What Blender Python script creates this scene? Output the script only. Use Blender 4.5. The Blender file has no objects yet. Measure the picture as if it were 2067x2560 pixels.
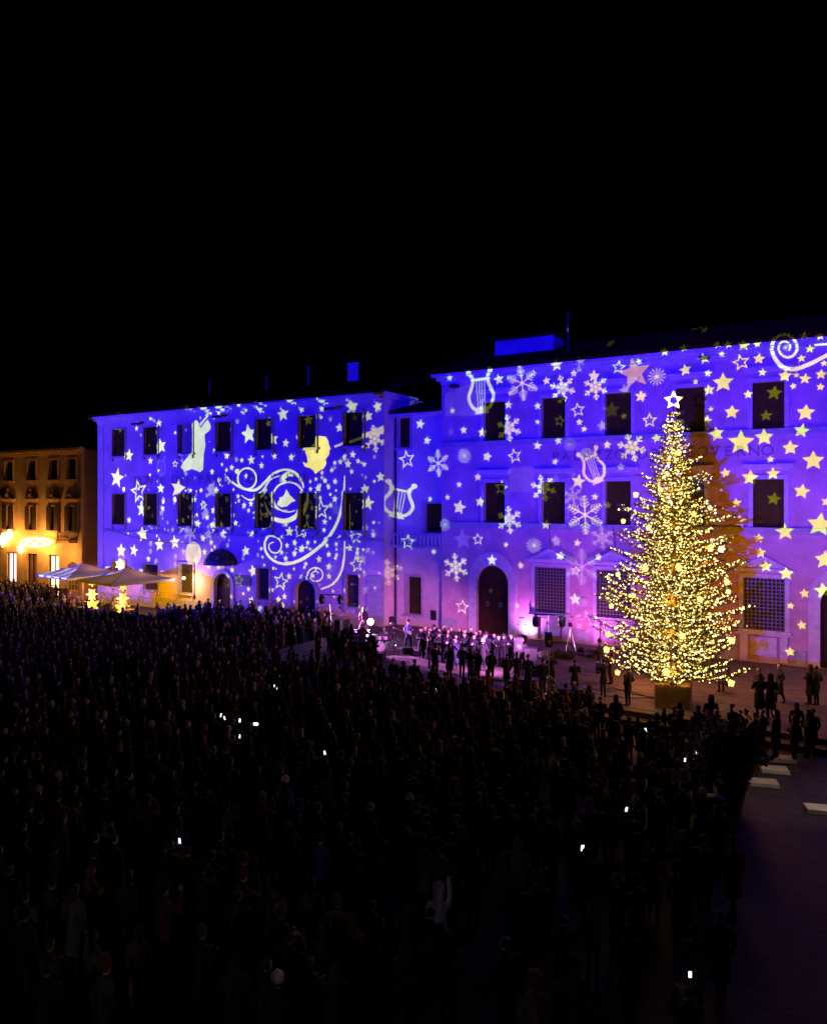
import bpy, bmesh, math, random
import numpy as np
from mathutils import Vector, Matrix
from mathutils.geometry import delaunay_2d_cdt
random.seed(7); rng = np.random.default_rng(7)
PI = math.pi; R = math.radians
sc = bpy.context.scene
C = sc.collection
# ---------------------------------------------------------------- camera, sky, exposure
F, CX, Y0 = 1900.0, 1033.5, 1247.0          # focal length / principal point / horizon, in photo pixels
TH = math.atan(1900/3123.); CAM = Vector((0, -47.054, 9.3))
cam_d = bpy.data.cameras.new('camera'); cam = bpy.data.objects.new('camera', cam_d); C.objects.link(cam)
cam.location = CAM; cam.rotation_euler = (R(90), 0, TH)
cam_d.sensor_fit = 'VERTICAL'; cam_d.sensor_height = 36; cam_d.lens = F/2560*36
cam_d.shift_y = -33/2560; cam_d.clip_end = 2000; cam_d.clip_start = 0.1
sc.camera = cam
w = bpy.data.worlds.new('World'); sc.world = w; w.use_nodes = True
nt = w.node_tree; sky = nt.nodes.new('ShaderNodeTexSky'); sky.sky_type = 'NISHITA'; sky.sun_disc = False
sky.sun_elevation = R(-12); sky.sun_rotation = R(200)
bg = nt.nodes['Background']; nt.links.new(sky.outputs[0], bg.inputs[0]); bg.inputs[1].default_value = 0.01
sc.view_settings.view_transform = 'Standard'; sc.view_settings.look = 'None'
sc.view_settings.exposure = 0; sc.view_settings.gamma = 1
cy = sc.cycles
cy.max_bounces = 6; cy.diffuse_bounces = 3; cy.glossy_bounces = 2; cy.transparent_max_bounces = 12
cy.sample_clamp_indirect = 1.5; cy.caustics_reflective = False; cy.caustics_refractive = False
cy.use_denoising = True
# light powers
P_RIGHT, P_LEFT = 245000, 245000              # the two slide projectors
PROJ_R = Vector((-4.5, -47.6, 9.6)); PROJ_L = Vector((-68, -44, 5.2))
YL = -1.0                                    # plane of the left palace front; right palace front is y = 0
ZG = -0.45                                   # piazza level; raised terrace is z = 0

fwv = Vector((-math.sin(TH), math.cos(TH), 0)); rtv = Vector((math.cos(TH), math.sin(TH), 0))
def ray(px, py):
    return fwv + rtv*((px-CX)/F) + Vector((0, 0, (Y0-py)/F))
def fac(px, py, y=0.0):
    r = ray(px, py); t = (y-CAM.y)/r.y; p = CAM + r*t; return p
def gnd(px, py, z=0.0):
    r = ray(px, py); t = (z-CAM.z)/r.z; return CAM + r*t
def pix(p):
    d = Vector(p)-CAM; t = d.dot(fwv); return (CX+F*d.dot(rtv)/t, Y0-F*d.z/t, t)
def byhead(px, py, h, z=0.0):
    r = ray(px, py); t = (z+h-CAM.z)/r.z; p = CAM + r*t; p.z = z; return p

# ---------------------------------------------------------------- materials
MATS = {}
def mat(name, col, rough=0.7, metal=0.0, noise=0.0, nscale=4.0, bump=0.0, bscale=None, emit=None, estr=0.0, spec=None, objcol=False, attr=None):
    if name in MATS: return MATS[name]
    m = bpy.data.materials.new(name); m.use_nodes = True; n = m.node_tree.nodes; l = m.node_tree.links
    b = n['Principled BSDF']; b.inputs['Base Color'].default_value = (*col, 1); b.inputs['Roughness'].default_value = rough
    b.inputs['Metallic'].default_value = metal
    if spec is not None: b.inputs['Specular IOR Level'].default_value = spec
    src = None
    if objcol:
        oi = n.new('ShaderNodeObjectInfo'); src = oi.outputs['Color']
    if attr:
        at = n.new('ShaderNodeAttribute'); at.attribute_name = attr; src = at.outputs['Color']
    if noise > 0:
        tc = n.new('ShaderNodeTexCoord'); no = n.new('ShaderNodeTexNoise'); no.inputs['Scale'].default_value = nscale
        no.inputs['Detail'].default_value = 6; no.inputs['Roughness'].default_value = 0.65
        l.new(tc.outputs['Object'], no.inputs['Vector'])
        mr = n.new('ShaderNodeMapRange'); mr.inputs['From Min'].default_value = 0.3; mr.inputs['From Max'].default_value = 0.7
        mr.inputs['To Min'].default_value = 1-noise; mr.inputs['To Max'].default_value = 1+noise*0.5
        l.new(no.outputs[0], mr.inputs['Value'])
        mx = n.new('ShaderNodeMix'); mx.data_type = 'RGBA'; mx.blend_type = 'MULTIPLY'; mx.inputs['Factor'].default_value = 1
        if src is None: mx.inputs['A'].default_value = (*col, 1)
        else: l.new(src, mx.inputs['A'])
        l.new(mr.outputs[0], mx.inputs['B']); src = mx.outputs['Result']
    if src is not None: l.new(src, b.inputs['Base Color'])
    if bump > 0:
        tc = n.new('ShaderNodeTexCoord'); no = n.new('ShaderNodeTexNoise'); no.inputs['Scale'].default_value = bscale or nscale*6
        no.inputs['Detail'].default_value = 5
        l.new(tc.outputs['Object'], no.inputs['Vector'])
        bp = n.new('ShaderNodeBump'); bp.inputs['Strength'].default_value = bump; bp.inputs['Distance'].default_value = 0.03
        l.new(no.outputs[0], bp.inputs['Height']); l.new(bp.outputs[0], b.inputs['Normal'])
    if emit:
        b.inputs['Emission Color'].default_value = (*emit, 1); b.inputs['Emission Strength'].default_value = estr
    MATS[name] = m; return m
M_plR = mat('plaster_ochre_rose', (0.58, 0.335, 0.37), 0.9, noise=0.32, nscale=0.7, bump=0.25, bscale=9)
M_plL = mat('plaster_cream', (0.64, 0.48, 0.42), 0.9, noise=0.3, nscale=0.6, bump=0.25, bscale=9)
M_plO = mat('plaster_orange', (0.72, 0.48, 0.24), 0.9, noise=0.25, nscale=0.9, bump=0.25, bscale=9)
M_plD = mat('plaster_brown', (0.30, 0.18, 0.10), 0.9, noise=0.3, nscale=0.9, bump=0.25)
M_stone = mat('grey_stone', (0.40, 0.36, 0.33), 0.85, noise=0.3, nscale=2.5, bump=0.4, bscale=14)
M_stoneP = mat('pale_stone', (0.55, 0.50, 0.44), 0.85, noise=0.25, nscale=2.5, bump=0.35, bscale=12)
M_frame = mat('pale_window_stone', (0.60, 0.50, 0.50), 0.85, noise=0.25, nscale=2.5, bump=0.3, bscale=12)
M_pane = mat('dark_shutter', (0.075, 0.058, 0.006), 0.7, spec=0.04, noise=0.3, nscale=3)
M_curt = mat('cream_curtain', (0.35, 0.27, 0.2), 0.9)
M_door = mat('dark_door_wood', (0.05, 0.02, 0.008), 0.6, spec=0.08, noise=0.4, nscale=5, bump=0.3)
M_iron = mat('black_iron', (0.02, 0.02, 0.022), 0.5, metal=0.3)
M_black = mat('black_plastic', (0.012, 0.012, 0.013), 0.45)
M_steel = mat('steel', (0.45, 0.45, 0.47), 0.35, metal=0.9)
M_chrome = mat('chrome', (0.7, 0.7, 0.72), 0.15, metal=1.0)
M_tile = mat('roof_tile', (0.04, 0.02, 0.002), 0.85, spec=0.08, noise=0.5, nscale=3, bump=0.4)
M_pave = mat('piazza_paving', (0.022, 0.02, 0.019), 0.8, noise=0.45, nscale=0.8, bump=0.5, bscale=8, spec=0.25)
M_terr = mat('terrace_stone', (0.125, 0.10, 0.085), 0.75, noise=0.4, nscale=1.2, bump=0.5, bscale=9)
M_step = mat('step_stone', (0.15, 0.125, 0.11), 0.85, noise=0.35, nscale=2.5, bump=0.4, bscale=14)
M_mark = mat('letter_dark', (0.24, 0.15, 0.15), 0.7)
M_canv = mat('parasol_canvas', (0.55, 0.52, 0.48), 0.9, noise=0.12, nscale=2)
_n = M_canv.node_tree.nodes; _l = M_canv.node_tree.links; _t = _n.new('ShaderNodeBsdfTranslucent'); _t.inputs[0].default_value = (.5, .42, .34, 1); _m = _n.new('ShaderNodeMixShader'); _m.inputs[0].default_value = .12
_l.new(_n['Principled BSDF'].outputs[0], _m.inputs[1]); _l.new(_t.outputs[0], _m.inputs[2]); _l.new(_m.outputs[0], _n['Material Output'].inputs[0])
M_wood = mat('box_wood', (0.34, 0.20, 0.09), 0.7, noise=0.4, nscale=6, bump=0.4)
M_terra = mat('terracotta', (0.38, 0.16, 0.08), 0.8, noise=0.3, nscale=4, bump=0.3)
M_needle = mat('fir_needle', (0.06, 0.08, 0.022), 0.75, noise=0.4, nscale=1.5)
M_leaf = mat('shrub_leaf', (0.035, 0.05, 0.02), 0.6)
M_bark = mat('bark', (0.12, 0.075, 0.045), 0.9, noise=0.4, nscale=8, bump=0.6)
M_white = mat('white_paint', (0.75, 0.74, 0.72), 0.5)
M_cloth = mat('dark_cloth', (0.03, 0.03, 0.035), 0.9)
M_red = mat('red_paint', (0.45, 0.03, 0.03), 0.5)
M_bulb = mat('warm_bulb', (0.3, 0.18, 0.03), 0.4, emit=(1.0, 0.64, 0.10), estr=2.4)
M_bulb2 = mat('warm_bulb_white', (0.3, 0.2, 0.05), 0.4, emit=(1.0, 0.77, 0.28), estr=5.5)
M_garl = mat('garland_glow', (0.9, 0.7, 0.3), 0.4, emit=(1.0, 0.62, 0.16), estr=7.0)
M_ltree = mat('light_tree_glow', (0.9, 0.8, 0.2), 0.4, emit=(1.0, 0.66, 0.06), estr=0.75)
M_winlit = mat('lit_window', (0.9, 0.7, 0.4), 0.4, emit=(1.0, 0.72, 0.32), estr=3.0)
M_winpink = mat('lit_window_pink', (0.9, 0.6, 0.6), 0.4, emit=(1.0, 0.6, 0.62), estr=2.0)
M_flood = mat('flood_lens', (0.9, 0.8, 0.9), 0.2, emit=(1.0, 0.72, 1.0), estr=40.0)
M_par = mat('par_lens', (0.9, 0.8, 0.9), 0.2, emit=(0.75, 0.7, 1.0), estr=3.0)
M_screen = mat('phone_screen', (0.8, 0.85, 0.9), 0.2, emit=(0.8, 0.9, 1.0), estr=2.6)
M_lant = mat('lantern_glass', (0.8, 0.6, 0.5), 0.4, emit=(1.0, 0.62, 0.45), estr=0.55)
for m in (M_bulb, M_bulb2, M_garl, M_ltree, M_winlit, M_winpink, M_flood, M_par, M_screen, M_lant):
    m.cycles.emission_sampling = 'NONE'

# ---------------------------------------------------------------- mesh helpers
class G:
    def __init__(s): s.v = []; s.f = []; s.m = []; s.mi = 0
    def add(s, vs, fs):
        o = len(s.v); s.v += [tuple(v) for v in vs]; s.f += [tuple(i+o for i in f) for f in fs]; s.m += [s.mi]*len(fs); return s
    def box(s, x0, x1, y0, y1, z0, z1, M=None):
        vs = [Vector((x, y, z)) for z in (z0, z1) for y in (y0, y1) for x in (x0, x1)]
        if M is not None: vs = [M @ v for v in vs]
        return s.add(vs, [(0, 2, 3, 1), (4, 5, 7, 6), (0, 1, 5, 4), (2, 6, 7, 3), (0, 4, 6, 2), (1, 3, 7, 5)])
    def tube(s, pts, r, n=6, cap=True):
        pts = [Vector(p) for p in pts]; rs = r if isinstance(r, (list, tuple)) else [r]*len(pts)
        rings = []
        for i, p in enumerate(pts):
            d = (pts[min(i+1, len(pts)-1)]-pts[max(i-1, 0)]).normalized()
            a = d.cross(Vector((0, 0, 1))) if abs(d.z) < 0.95 else d.cross(Vector((1, 0, 0)))
            a.normalize(); b = d.cross(a)
            rings.append([p+(a*math.cos(2*PI*k/n)+b*math.sin(2*PI*k/n))*rs[i] for k in range(n)])
        fs = []
        for i in range(len(pts)-1):
            for k in range(n): fs.append((i*n+k, i*n+(k+1) % n, (i+1)*n+(k+1) % n, (i+1)*n+k))
        if cap: fs += [tuple(range(n))[::-1], tuple((len(pts)-1)*n+k for k in range(n))]
        return s.add([v for q in rings for v in q], fs)
    def lathe(s, prof, c=(0, 0, 0), n=14, M=None):
        c = Vector(c); vs = []
        for r, z in prof:
            for k in range(n):
                v = Vector((r*math.cos(2*PI*k/n), r*math.sin(2*PI*k/n), z))
                if M is not None: v = M @ v
                vs.append(v+c)
        fs = [(i*n+k, i*n+(k+1) % n, (i+1)*n+(k+1) % n, (i+1)*n+k) for i in range(len(prof)-1) for k in range(n)]
        fs += [tuple(range(n))[::-1], tuple((len(prof)-1)*n+k for k in range(n))]
        return s.add(vs, fs)
    def prism(s, poly, y0, y1, M=None):            # polygon in xz, extruded along y
        n = len(poly); vs = [Vector((x, y0, z)) for x, z in poly]+[Vector((x, y1, z)) for x, z in poly]
        if M is not None: vs = [M @ v for v in vs]
        return s.add(vs, [tuple(range(n)), tuple(range(2*n-1, n-1, -1))]+[(i, i+n, (i+1) % n+n, (i+1) % n) for i in range(n)])
    def ball(s, c, r, seg=8, rings=5, sz=1.0):
        c = Vector(c); prof = [(max(r*math.sin(PI*i/rings), r*0.02), -r*sz*math.cos(PI*i/rings)) for i in range(rings+1)]
        return s.lathe(prof, c, seg)
    def ring(s, outer, inner, y0, y1):             # frame between two outlines with equal counts
        n = len(outer); vs = [Vector((x, y, z)) for y in (y0, y1) for pl in (outer, inner) for x, z in pl]
        fs = []
        for i in range(n-1 if False else n):
            j = (i+1) % n
            fs += [(i, j, n+j, n+i), (2*n+i, 3*n+i, 3*n+j, 2*n+j), (i, 2*n+i, 2*n+j, j), (n+i, n+j, 3*n+j, 3*n+i)]
        return s.add(vs, fs)
    def build(s, name, m, parent=None, smooth=False):
        me = bpy.data.meshes.new(name); me.from_pydata(s.v, [], s.f)
        ms = m if isinstance(m, (list, tuple)) else [m]
        for q in ms: me.materials.append(q)
        if len(ms) > 1: me.polygons.foreach_set('material_index', s.m)
        bm = bmesh.new(); bm.from_mesh(me); bmesh.ops.recalc_face_normals(bm, faces=bm.faces); bm.to_mesh(me); bm.free()
        if smooth: me.polygons.foreach_set('use_smooth', [True]*len(me.polygons))
        me.update()
        o = bpy.data.objects.new(name, me); C.objects.link(o)
        if parent is not None:
            o.parent = parent
            if parent.parent is None and parent.type == 'EMPTY':       # verts are world coordinates
                o.matrix_parent_inverse = Matrix.Identity(4); o.location = Matrix.Rotation(-parent.rotation_euler.z, 4, 'Z') @ (-parent.location)
                o.rotation_euler.z = -parent.rotation_euler.z
        return o
def tag(o, label, cat, group=None):
    o['label'] = label; o['category'] = cat
    if group: o['group'] = group
    return o
def struct(o): o['kind'] = 'structure'; return o
def thing(name, label, cat, loc=(0, 0, 0), group=None):
    o = bpy.data.objects.new(name, None); C.objects.link(o); o.location = loc; o.empty_display_size = 0.3
    return tag(o, label, cat, group)
def local(o, parent, loc=None):                    # child whose verts are already local to the thing
    o.parent = parent; o.matrix_parent_inverse = Matrix.Identity(4); o.location = loc or (0, 0, 0); o.rotation_euler = (0, 0, 0)
    return o
def lamp(name, kind, loc, power, col, parent=None, target=None, size=60, blend=0.4, radius=0.05):
    d = bpy.data.lights.new(name, kind); d.energy = power; d.color = col; d.shadow_soft_size = radius
    if kind == 'SPOT': d.spot_size = R(size); d.spot_blend = blend
    o = bpy.data.objects.new(name, d); C.objects.link(o); o.location = loc
    if target is not None: o.rotation_euler = (Vector(target)-Vector(loc)).to_track_quat('-Z', 'Y').to_euler()
    if parent is not None:
        o.parent = parent; o.location = Vector(loc)-parent.location
    return o
def rect(x0, x1, z0, z1): return [(x0, z0), (x1, z0), (x1, z1), (x0, z1)]
def archpoly(cx, hw, z0, zs, n=12, rise=None):     # jambs to zs, then an arch
    rise = rise or hw
    return [(cx+hw, z0)]+[(cx+hw*math.cos(PI*k/n), zs+rise*math.sin(PI*k/n)) for k in range(n+1)]+[(cx-hw, z0)]
def wall_holes(outline, holes, y, depth):
    polys = [outline]+holes; vs = []; fs = []
    polys = [p if sum(p[i-1][0]*p[i][1]-p[i][0]*p[i-1][1] for i in range(len(p))) > 0 else p[::-1] for p in polys]
    for p in polys:
        fs.append(list(range(len(vs), len(vs)+len(p)))); vs += [Vector(q) for q in p]
    ov, oe, of, _, _, orf = delaunay_2d_cdt(vs, [], fs, 1, 1e-5)
    g = G(); keep = [f for f, o in zip(of, orf) if o and max(o) == 0]
    g.add([(v[0], y, v[1]) for v in ov], keep)
    for h in holes:
        n = len(h); g.add([(x, y, z) for x, z in h]+[(x, y+depth, z) for x, z in h], [(i, (i+1) % n, (i+1) % n+n, i+n) for i in range(n)])
    return g
def letters(text, x0, x1, z, size, y, parent, m, skip=()):
    n = len(text); dg = bpy.context.evaluated_depsgraph_get(); cache = {}
    for i, ch in enumerate(text):
        if ch == ' ': continue
        if ch not in cache:
            cu = bpy.data.curves.new('glyph', 'FONT'); cu.body = ch; cu.size = size; cu.extrude = 0.025; cu.align_x = 'CENTER'; cu.offset = 0.0
            ob = bpy.data.objects.new('glyph', cu); C.objects.link(ob); dg = bpy.context.evaluated_depsgraph_get(); dg.update()
            me = bpy.data.meshes.new_from_object(ob.evaluated_get(dg)); bpy.data.objects.remove(ob)
            me.materials.clear(); me.materials.append(m)
            me.transform(Matrix.Rotation(PI/2, 4, 'X')); cache[ch] = me
        o = bpy.data.objects.new('letter', cache[ch]); C.objects.link(o); o.parent = parent
        o.location = Vector((x0+(x1-x0)*i/(n-1), y-0.028, z))-parent.location

# ---------------------------------------------------------------- ground
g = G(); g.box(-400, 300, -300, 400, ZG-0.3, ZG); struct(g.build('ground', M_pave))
EDGE = -13.7
g = G(); g.box(-31.5, 14, EDGE, 1.5, ZG-0.05, 0); g.build
terr = struct(g.build('terrace', M_terr))
st = thing('terrace_step', 'long low stone step in front of the raised terrace by the fir tree', 'step', (-10, EDGE-0.3, ZG))
x = -31.5; k = 0
while x < 13.9:
    L = random.uniform(1.5, 2.3); x1 = min(x+L, 14)
    dz = random.uniform(-0.008, 0.008)
    q = G(); q.box(x+0.008, x1-0.008, EDGE-0.62, EDGE-0.004, ZG-0.02, -0.22+dz); q.build('step_block', M_step, st)
    q = G(); q.box(x+0.008, x1-0.008, EDGE-0.004, EDGE+0.45, -0.2, 0.012+dz); q.build('edge_block', M_step, st)
    x = x1
g = G(); yy = EDGE+0.47
while yy < 0.3:
    d = random.uniform(0.55, 0.85); x = -31.4+random.uniform(0, 0.6)
    while x < 13.5:
        L = random.uniform(0.8, 1.7); dz = random.uniform(0.004, 0.014)
        g.box(x+0.012, x+L-0.012, yy+0.012, yy+d-0.012, -0.03, dz); x += L
    yy += d
sl = g.build('paving_slabs', M_terr, terr); sl['kind'] = 'stuff'

# ---------------------------------------------------------------- buildings
def window(parent, cx, z0, z1, wd, y, head='flat', sill='slab', pane=M_pane, fw=0.2, stone=M_stone, depth=0.28, barred=False):
    hw = wd/2; g = G()
    g.ring(rect(cx-hw-fw, cx+hw+fw, z0-0.02, z1+fw), rect(cx-hw, cx+hw, z0-0.02, z1), y-0.11, y+0.05)
    wn = g.build('window', stone, parent)
    q = G()
    q.box(cx-hw-0.02, cx-0.012, y+depth, y+depth+0.06, z0, z1); q.box(cx+0.012, cx+hw+0.02, y+depth, y+depth+0.06, z0, z1)
    q.box(cx-0.04, cx+0.04, y+depth-0.02, y+depth+0.07, z0, z1)
    for s in (-1, 1):
        for k in range(3):
            za = z0+0.12+k*(z1-z0-0.12)/3; zb = za+(z1-z0-0.12)/3-0.12
            a, b = sorted((cx+s*0.12, cx+s*(hw-0.08)))
            q.box(a, b, y+depth-0.015, y+depth+0.02, za, zb)
    q.build('pane', pane, wn)
    if head == 'cornice':
        q = G(); q.box(cx-hw-fw-0.05, cx+hw+fw+0.05, y-0.1, y+0.02, z1+fw+0.3, z1+fw+0.42)
        q.box(cx-hw-fw-0.22, cx+hw+fw+0.22, y-0.26, y+0.02, z1+fw+0.42, z1+fw+0.56)
        q.box(cx-hw-fw-0.3, cx+hw+fw+0.3, y-0.32, y+0.02, z1+fw+0.562, z1+fw+0.62); q.build('cornice', stone, wn)
    if head == 'pediment':
        zb = z1+fw+0.08; W = hw+fw+0.35
        q = G(); q.box(cx-W+0.1, cx+W-0.1, y-0.16, y+0.02, zb, zb+0.1)
        q.ring([(cx-W, zb+0.1), (cx+W, zb+0.1), (cx, zb+0.95)], [(cx-W+0.5, zb+0.24), (cx+W-0.5, zb+0.24), (cx, zb+0.74)], y-0.3, y+0.02)
        q.prism([(cx-W+0.4, zb+0.2), (cx+W-0.4, zb+0.2), (cx, zb+0.8)], y-0.08, y+0.02); q.build('pediment', stone, wn)
    if sill in ('slab', 'bracket', 'apron'):
        q = G(); q.box(cx-hw-fw-0.08, cx+hw+fw+0.08, y-0.22, y+0.03, z0-0.2, z0-0.022)
        if sill == 'bracket':
            for s in (-1, 1): q.box(cx+s*(hw)-0.09, cx+s*(hw)+0.09, y-0.16, y+0.02, z0-0.48, z0-0.202)
        if sill == 'apron':
            q.box(cx-hw-fw-0.2, cx+hw+fw+0.2, y-0.3, y+0.02, z0-0.3, z0-0.202)
            for s in (-1, 1): q.box(cx+s*(hw-0.02)-0.2, cx+s*(hw-0.02)+0.2, y-0.2, y+0.02, z0-1.75, z0-0.302)
            q.box(cx-hw+0.4, cx+hw-0.4, y-0.05, y+0.02, z0-1.5, z0-0.45)
        q.build('sill', stone, wn)
    if barred:
        q = G(); nx = int(wd/0.2); nz = int((z1-z0)/0.2)
        for i in range(nx+1): xx = cx-hw+wd*i/nx; q.box(xx-0.024, xx+0.024, y-0.13, y-0.10, z0-0.02, z1+0.02)
        for i in range(nz+1): zz = z0+(z1-z0)*i/nz; q.box(cx-hw-0.03, cx+hw+0.03, y-0.135, y-0.105+0.002, zz-0.024, zz+0.024)
        for s in (-1, 1): q.box(cx+s*hw-0.02, cx+s*hw+0.02, y-0.13, y+0.04, z0-0.02, z0+0.02); q.box(cx+s*hw-0.02, cx+s*hw+0.02, y-0.13, y+0.04, z1-0.02, z1+0.02)
        q.build('grille', mat('grey_iron', (.16, .15, .14), .5), wn)
    return wn
def bars(parent, cx, z0, z1, wd, y):
    q = G()
    for i in range(7): xx = cx-wd/2+wd*(i+0.5)/7; q.tube([(xx, y+0.1, z0), (xx, y+0.1, z1)], 0.018, 5)
    for zz in (z0+(z1-z0)*0.3, z0+(z1-z0)*0.7): q.box(cx-wd/2, cx+wd/2, y+0.09, y+0.11, zz-0.02, zz+0.02)
    q.build('window_bars', M_iron, parent)
def tiled_roof(parent, x0, x1, yf, zf, yb, zb, step=0.26, name='roof'):
    g = G(); g.add([(x0, yf, zf), (x1, yf, zf), (x1, yb, zb), (x0, yb, zb), (x0, yf, zf-0.12), (x1, yf, zf-0.12), (x1, yb, zb-0.3), (x0, yb, zb-0.3)],
                   [(0, 1, 2, 3), (4, 7, 6, 5), (0, 4, 5, 1), (1, 5, 6, 2), (2, 6, 7, 3), (3, 7, 4, 0)])
    rf = g.build(name, M_tile, parent)
    t = G(); n = int((x1-x0)/step); L = math.hypot(yb-yf, zb-zf); m = int(L/0.42); up = Vector((0, -(zb-zf), yb-yf)).normalized()
    al = Vector((0, yb-yf, zb-zf)).normalized()
    for i in range(n):
        xc = x0+(i+0.5)*step
        for j in range(m):
            a = Vector((xc+random.uniform(-.015, .015), yf, zf))+al*(j*0.42-0.04)+up*0.03; b = a+al*0.47
            ra, rb = 0.105, 0.085; vs = []
            for p, r in ((a, ra), (b, rb)):
                for k in range(5):
                    an = PI*k/4; vs.append(p+Vector((r*math.cos(an), 0, 0))+up*(r*math.sin(an)-(0.02 if p is b else -0.01)))
            t.add(vs, [(k, k+1, k+6, k+5) for k in range(4)]+[(0, 1, 2, 3, 4)])
    tl = t.build('roof_tiles', M_tile, rf); tl['kind'] = 'stuff'
    return rf

# --- right palace (three floors, arched portal, grilles)
XR0, XR1 = -26.25, 9.0
pal = thing('palace', 'rose plastered palace with arched portal behind the lit fir tree, reading PALAZZO DEL GOVERNO', 'building', (-9, 6, 0))
wc = [-22.17, -17.95, -13.72, -9.42, -5.2, -0.95, 3.3]
holes = []
for c in wc:
    holes += [rect(c-0.82, c+0.82, 13.2, 15.9), rect(c-0.8, c+0.8, 7.64, 10.4)]
gx = [-18.15, -14.0, -9.72, -5.43]
for c in gx: holes.append(rect(c-1.05, c+1.05, 1.9, 4.8))
DC = [-22.33, -1.42]
for c in DC: holes.append(archpoly(c, 1.2, 0.02, 3.55))
wall_holes(rect(XR0, XR1, -0.2, 18.1), holes, 0, 0.5).build('wall', M_plR, pal)
g = G(); g.box(XR0+0.001, XR1, 0.5, 14, -0.4, 18.05); g.box(XR0, XR0+0.0, 0, 0, 0, 0); g.build('core', M_plR, pal)
g = G(); g.add([(XR0, 0, -0.4), (XR0, 0.5, -0.4), (XR0, 0.5, 18.1), (XR0, 0, 18.1)], [(0, 1, 2, 3)]); g.build('side_wall', M_plR, pal)
for c in wc:
    window(pal, c, 13.2, 15.9, 1.64, 0, 'cornice', None, fw=0.24, stone=M_frame)
    window(pal, c, 7.64, 10.4, 1.6, 0, 'cornice', None, fw=0.24, stone=M_frame)
for c in gx: window(pal, c, 1.9, 4.8, 2.1, 0, 'pediment', 'apron', fw=0.26, stone=M_frame, barred=True)
for zz, h, d, nm in ((7.3, 0.32, 0.2, 'string_course'), (12.9, 0.28, 0.17, 'sill_course')):
    q = G(); q.box(XR0-0.03, XR1, -d, 0.02, zz, zz+h); q.box(XR0-0.06, XR1, -d-0.06, 0.02, zz+h+0.001, zz+h+0.06); q.build(nm, M_stone, pal)
q = G(); q.box(XR0-0.06, XR1, -0.12, 0.02, 17.35, 17.6); q.box(XR0-0.3, XR1, -0.34, 0.02, 17.6, 17.85); q.box(XR0-0.55, XR1, -0.62, 0.02, 17.852, 18.05)
q.build('cornice', M_stoneP, pal)
for a, b in ((XR0-0.02, -25.0), (-20.9, -19.7), (-16.7, -15.5), (-12.5, -11.1), (-8.2, -6.9), (-4.0, -3.3), (0.5, XR1)): q = G(); q.box(a, b, -0.07, 0.02, 0.02, 0.9); q.build('plinth', M_stone, pal)
for c in DC:
    o = archpoly(c, 1.78, 0.02, 3.6, 16, 2.1); i = archpoly(c, 1.2, 0.02, 3.55, 16)
    g = G(); n = len(o)
    for k in range(n-1):                           # jambs and voussoirs, one ring without a bottom member
        g.add([(o[k][0], -0.1, o[k][1]), (o[k+1][0], -0.1, o[k+1][1]), (i[k+1][0], -0.1, i[k+1][1]), (i[k][0], -0.1, i[k][1]),
               (o[k][0], 0.02, o[k][1]), (o[k+1][0], 0.02, o[k+1][1]), (i[k+1][0], 0.02, i[k+1][1]), (i[k][0], 0.02, i[k][1])],
              [(0, 1, 2, 3), (0, 4, 5, 1), (3, 2, 6, 7)])
    pt = g.build('portal', M_frame, pal)
    q = G(); q.box(c-1.2, c+1.2, 0.30, 0.36, 3.4, 4.8); q.box(c-1.2, c+1.2, 0.24, 0.34, 3.36, 3.46); q.build('fanlight', M_door, pt)
    for s in (-1, 1):
        a, b = sorted((c+s*0.015, c+s*1.2)); q = G(); q.box(a, b, 0.28, 0.36, 0.03, 3.36)
        for za, zb in ((0.2, 0.75), (0.9, 1.75), (1.9, 3.2)):
            q.ring(rect(a+0.12, b-0.12, za, zb), rect(a+0.2, b-0.2, za+0.08, zb-0.08), 0.245, 0.282); q.box(a+0.26, b-0.26, 0.26, 0.282, za+0.14, zb-0.14)
        dl = q.build('door_leaf', M_door, pt)
        q = G(); kc = c+s*0.5; q.tube([(kc+0.11*math.sin(t*2*PI/10), 0.22, 2.2-0.13+0.13*math.cos(t*2*PI/10)) for t in range(11)], 0.02, 5); q.ball((kc, 0.24, 2.22), 0.05, 6, 4); q.build('door_knocker', M_steel, dl)
zq = 0.9; k = 0
while zq < 17.3:                                   # quoins on the left corner
    h = 0.52; wq = 0.95 if k % 2 else 0.6
    q = G(); q.box(XR0-0.025, XR0+wq, -0.028, 0.012, zq+0.012, min(zq+h-0.012, 17.34)); q.build('quoin', M_plR, pal); zq += h; k += 1
letters('PALAZZO DEL GOVERNO', -17.8, -5.25, 11.75, 0.86, 0, pal, M_mark)
tiled_roof(pal, XR0-0.6, XR1, -0.95, 18.12, 7.2, 20.9)
ap = [fac(1237, 881, 3.4), fac(1383, 838, 3.4)]
q = G(); q.box(ap[0].x, ap[1].x, 3.4, 5.5, 18.6, 20.75); q.build('attic_room', M_plR, pal)
q = G(); q.box(ap[0].x-0.3, ap[1].x+0.3, 3.0, 5.9, 20.76, 20.95); q.build('attic_roof', M_tile, pal)
ch = fac(1419, 838, 2.0)
q = G(); q.tube([(ch.x, 2, 18.8), (ch.x, 2, 21.6)], 0.1, 8); q.lathe([(0.16, 0), (0.16, 0.12), (0.05, 0.22)], (ch.x, 2, 21.6), 8); q.build('chimney_pipe', M_iron, pal)
for px, py, L in ((1133, 928, 1), (1135, 965, 0), (1760, 893, 1)):    # little lamp boxes under the eave
    p = fac(px, py, -0.3); q = G(); q.box(p.x-0.28, p.x+0.28, -0.5, -0.02, p.z-0.12, p.z+0.08); q.build('eave_lamp_box', M_black, pal)
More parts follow.
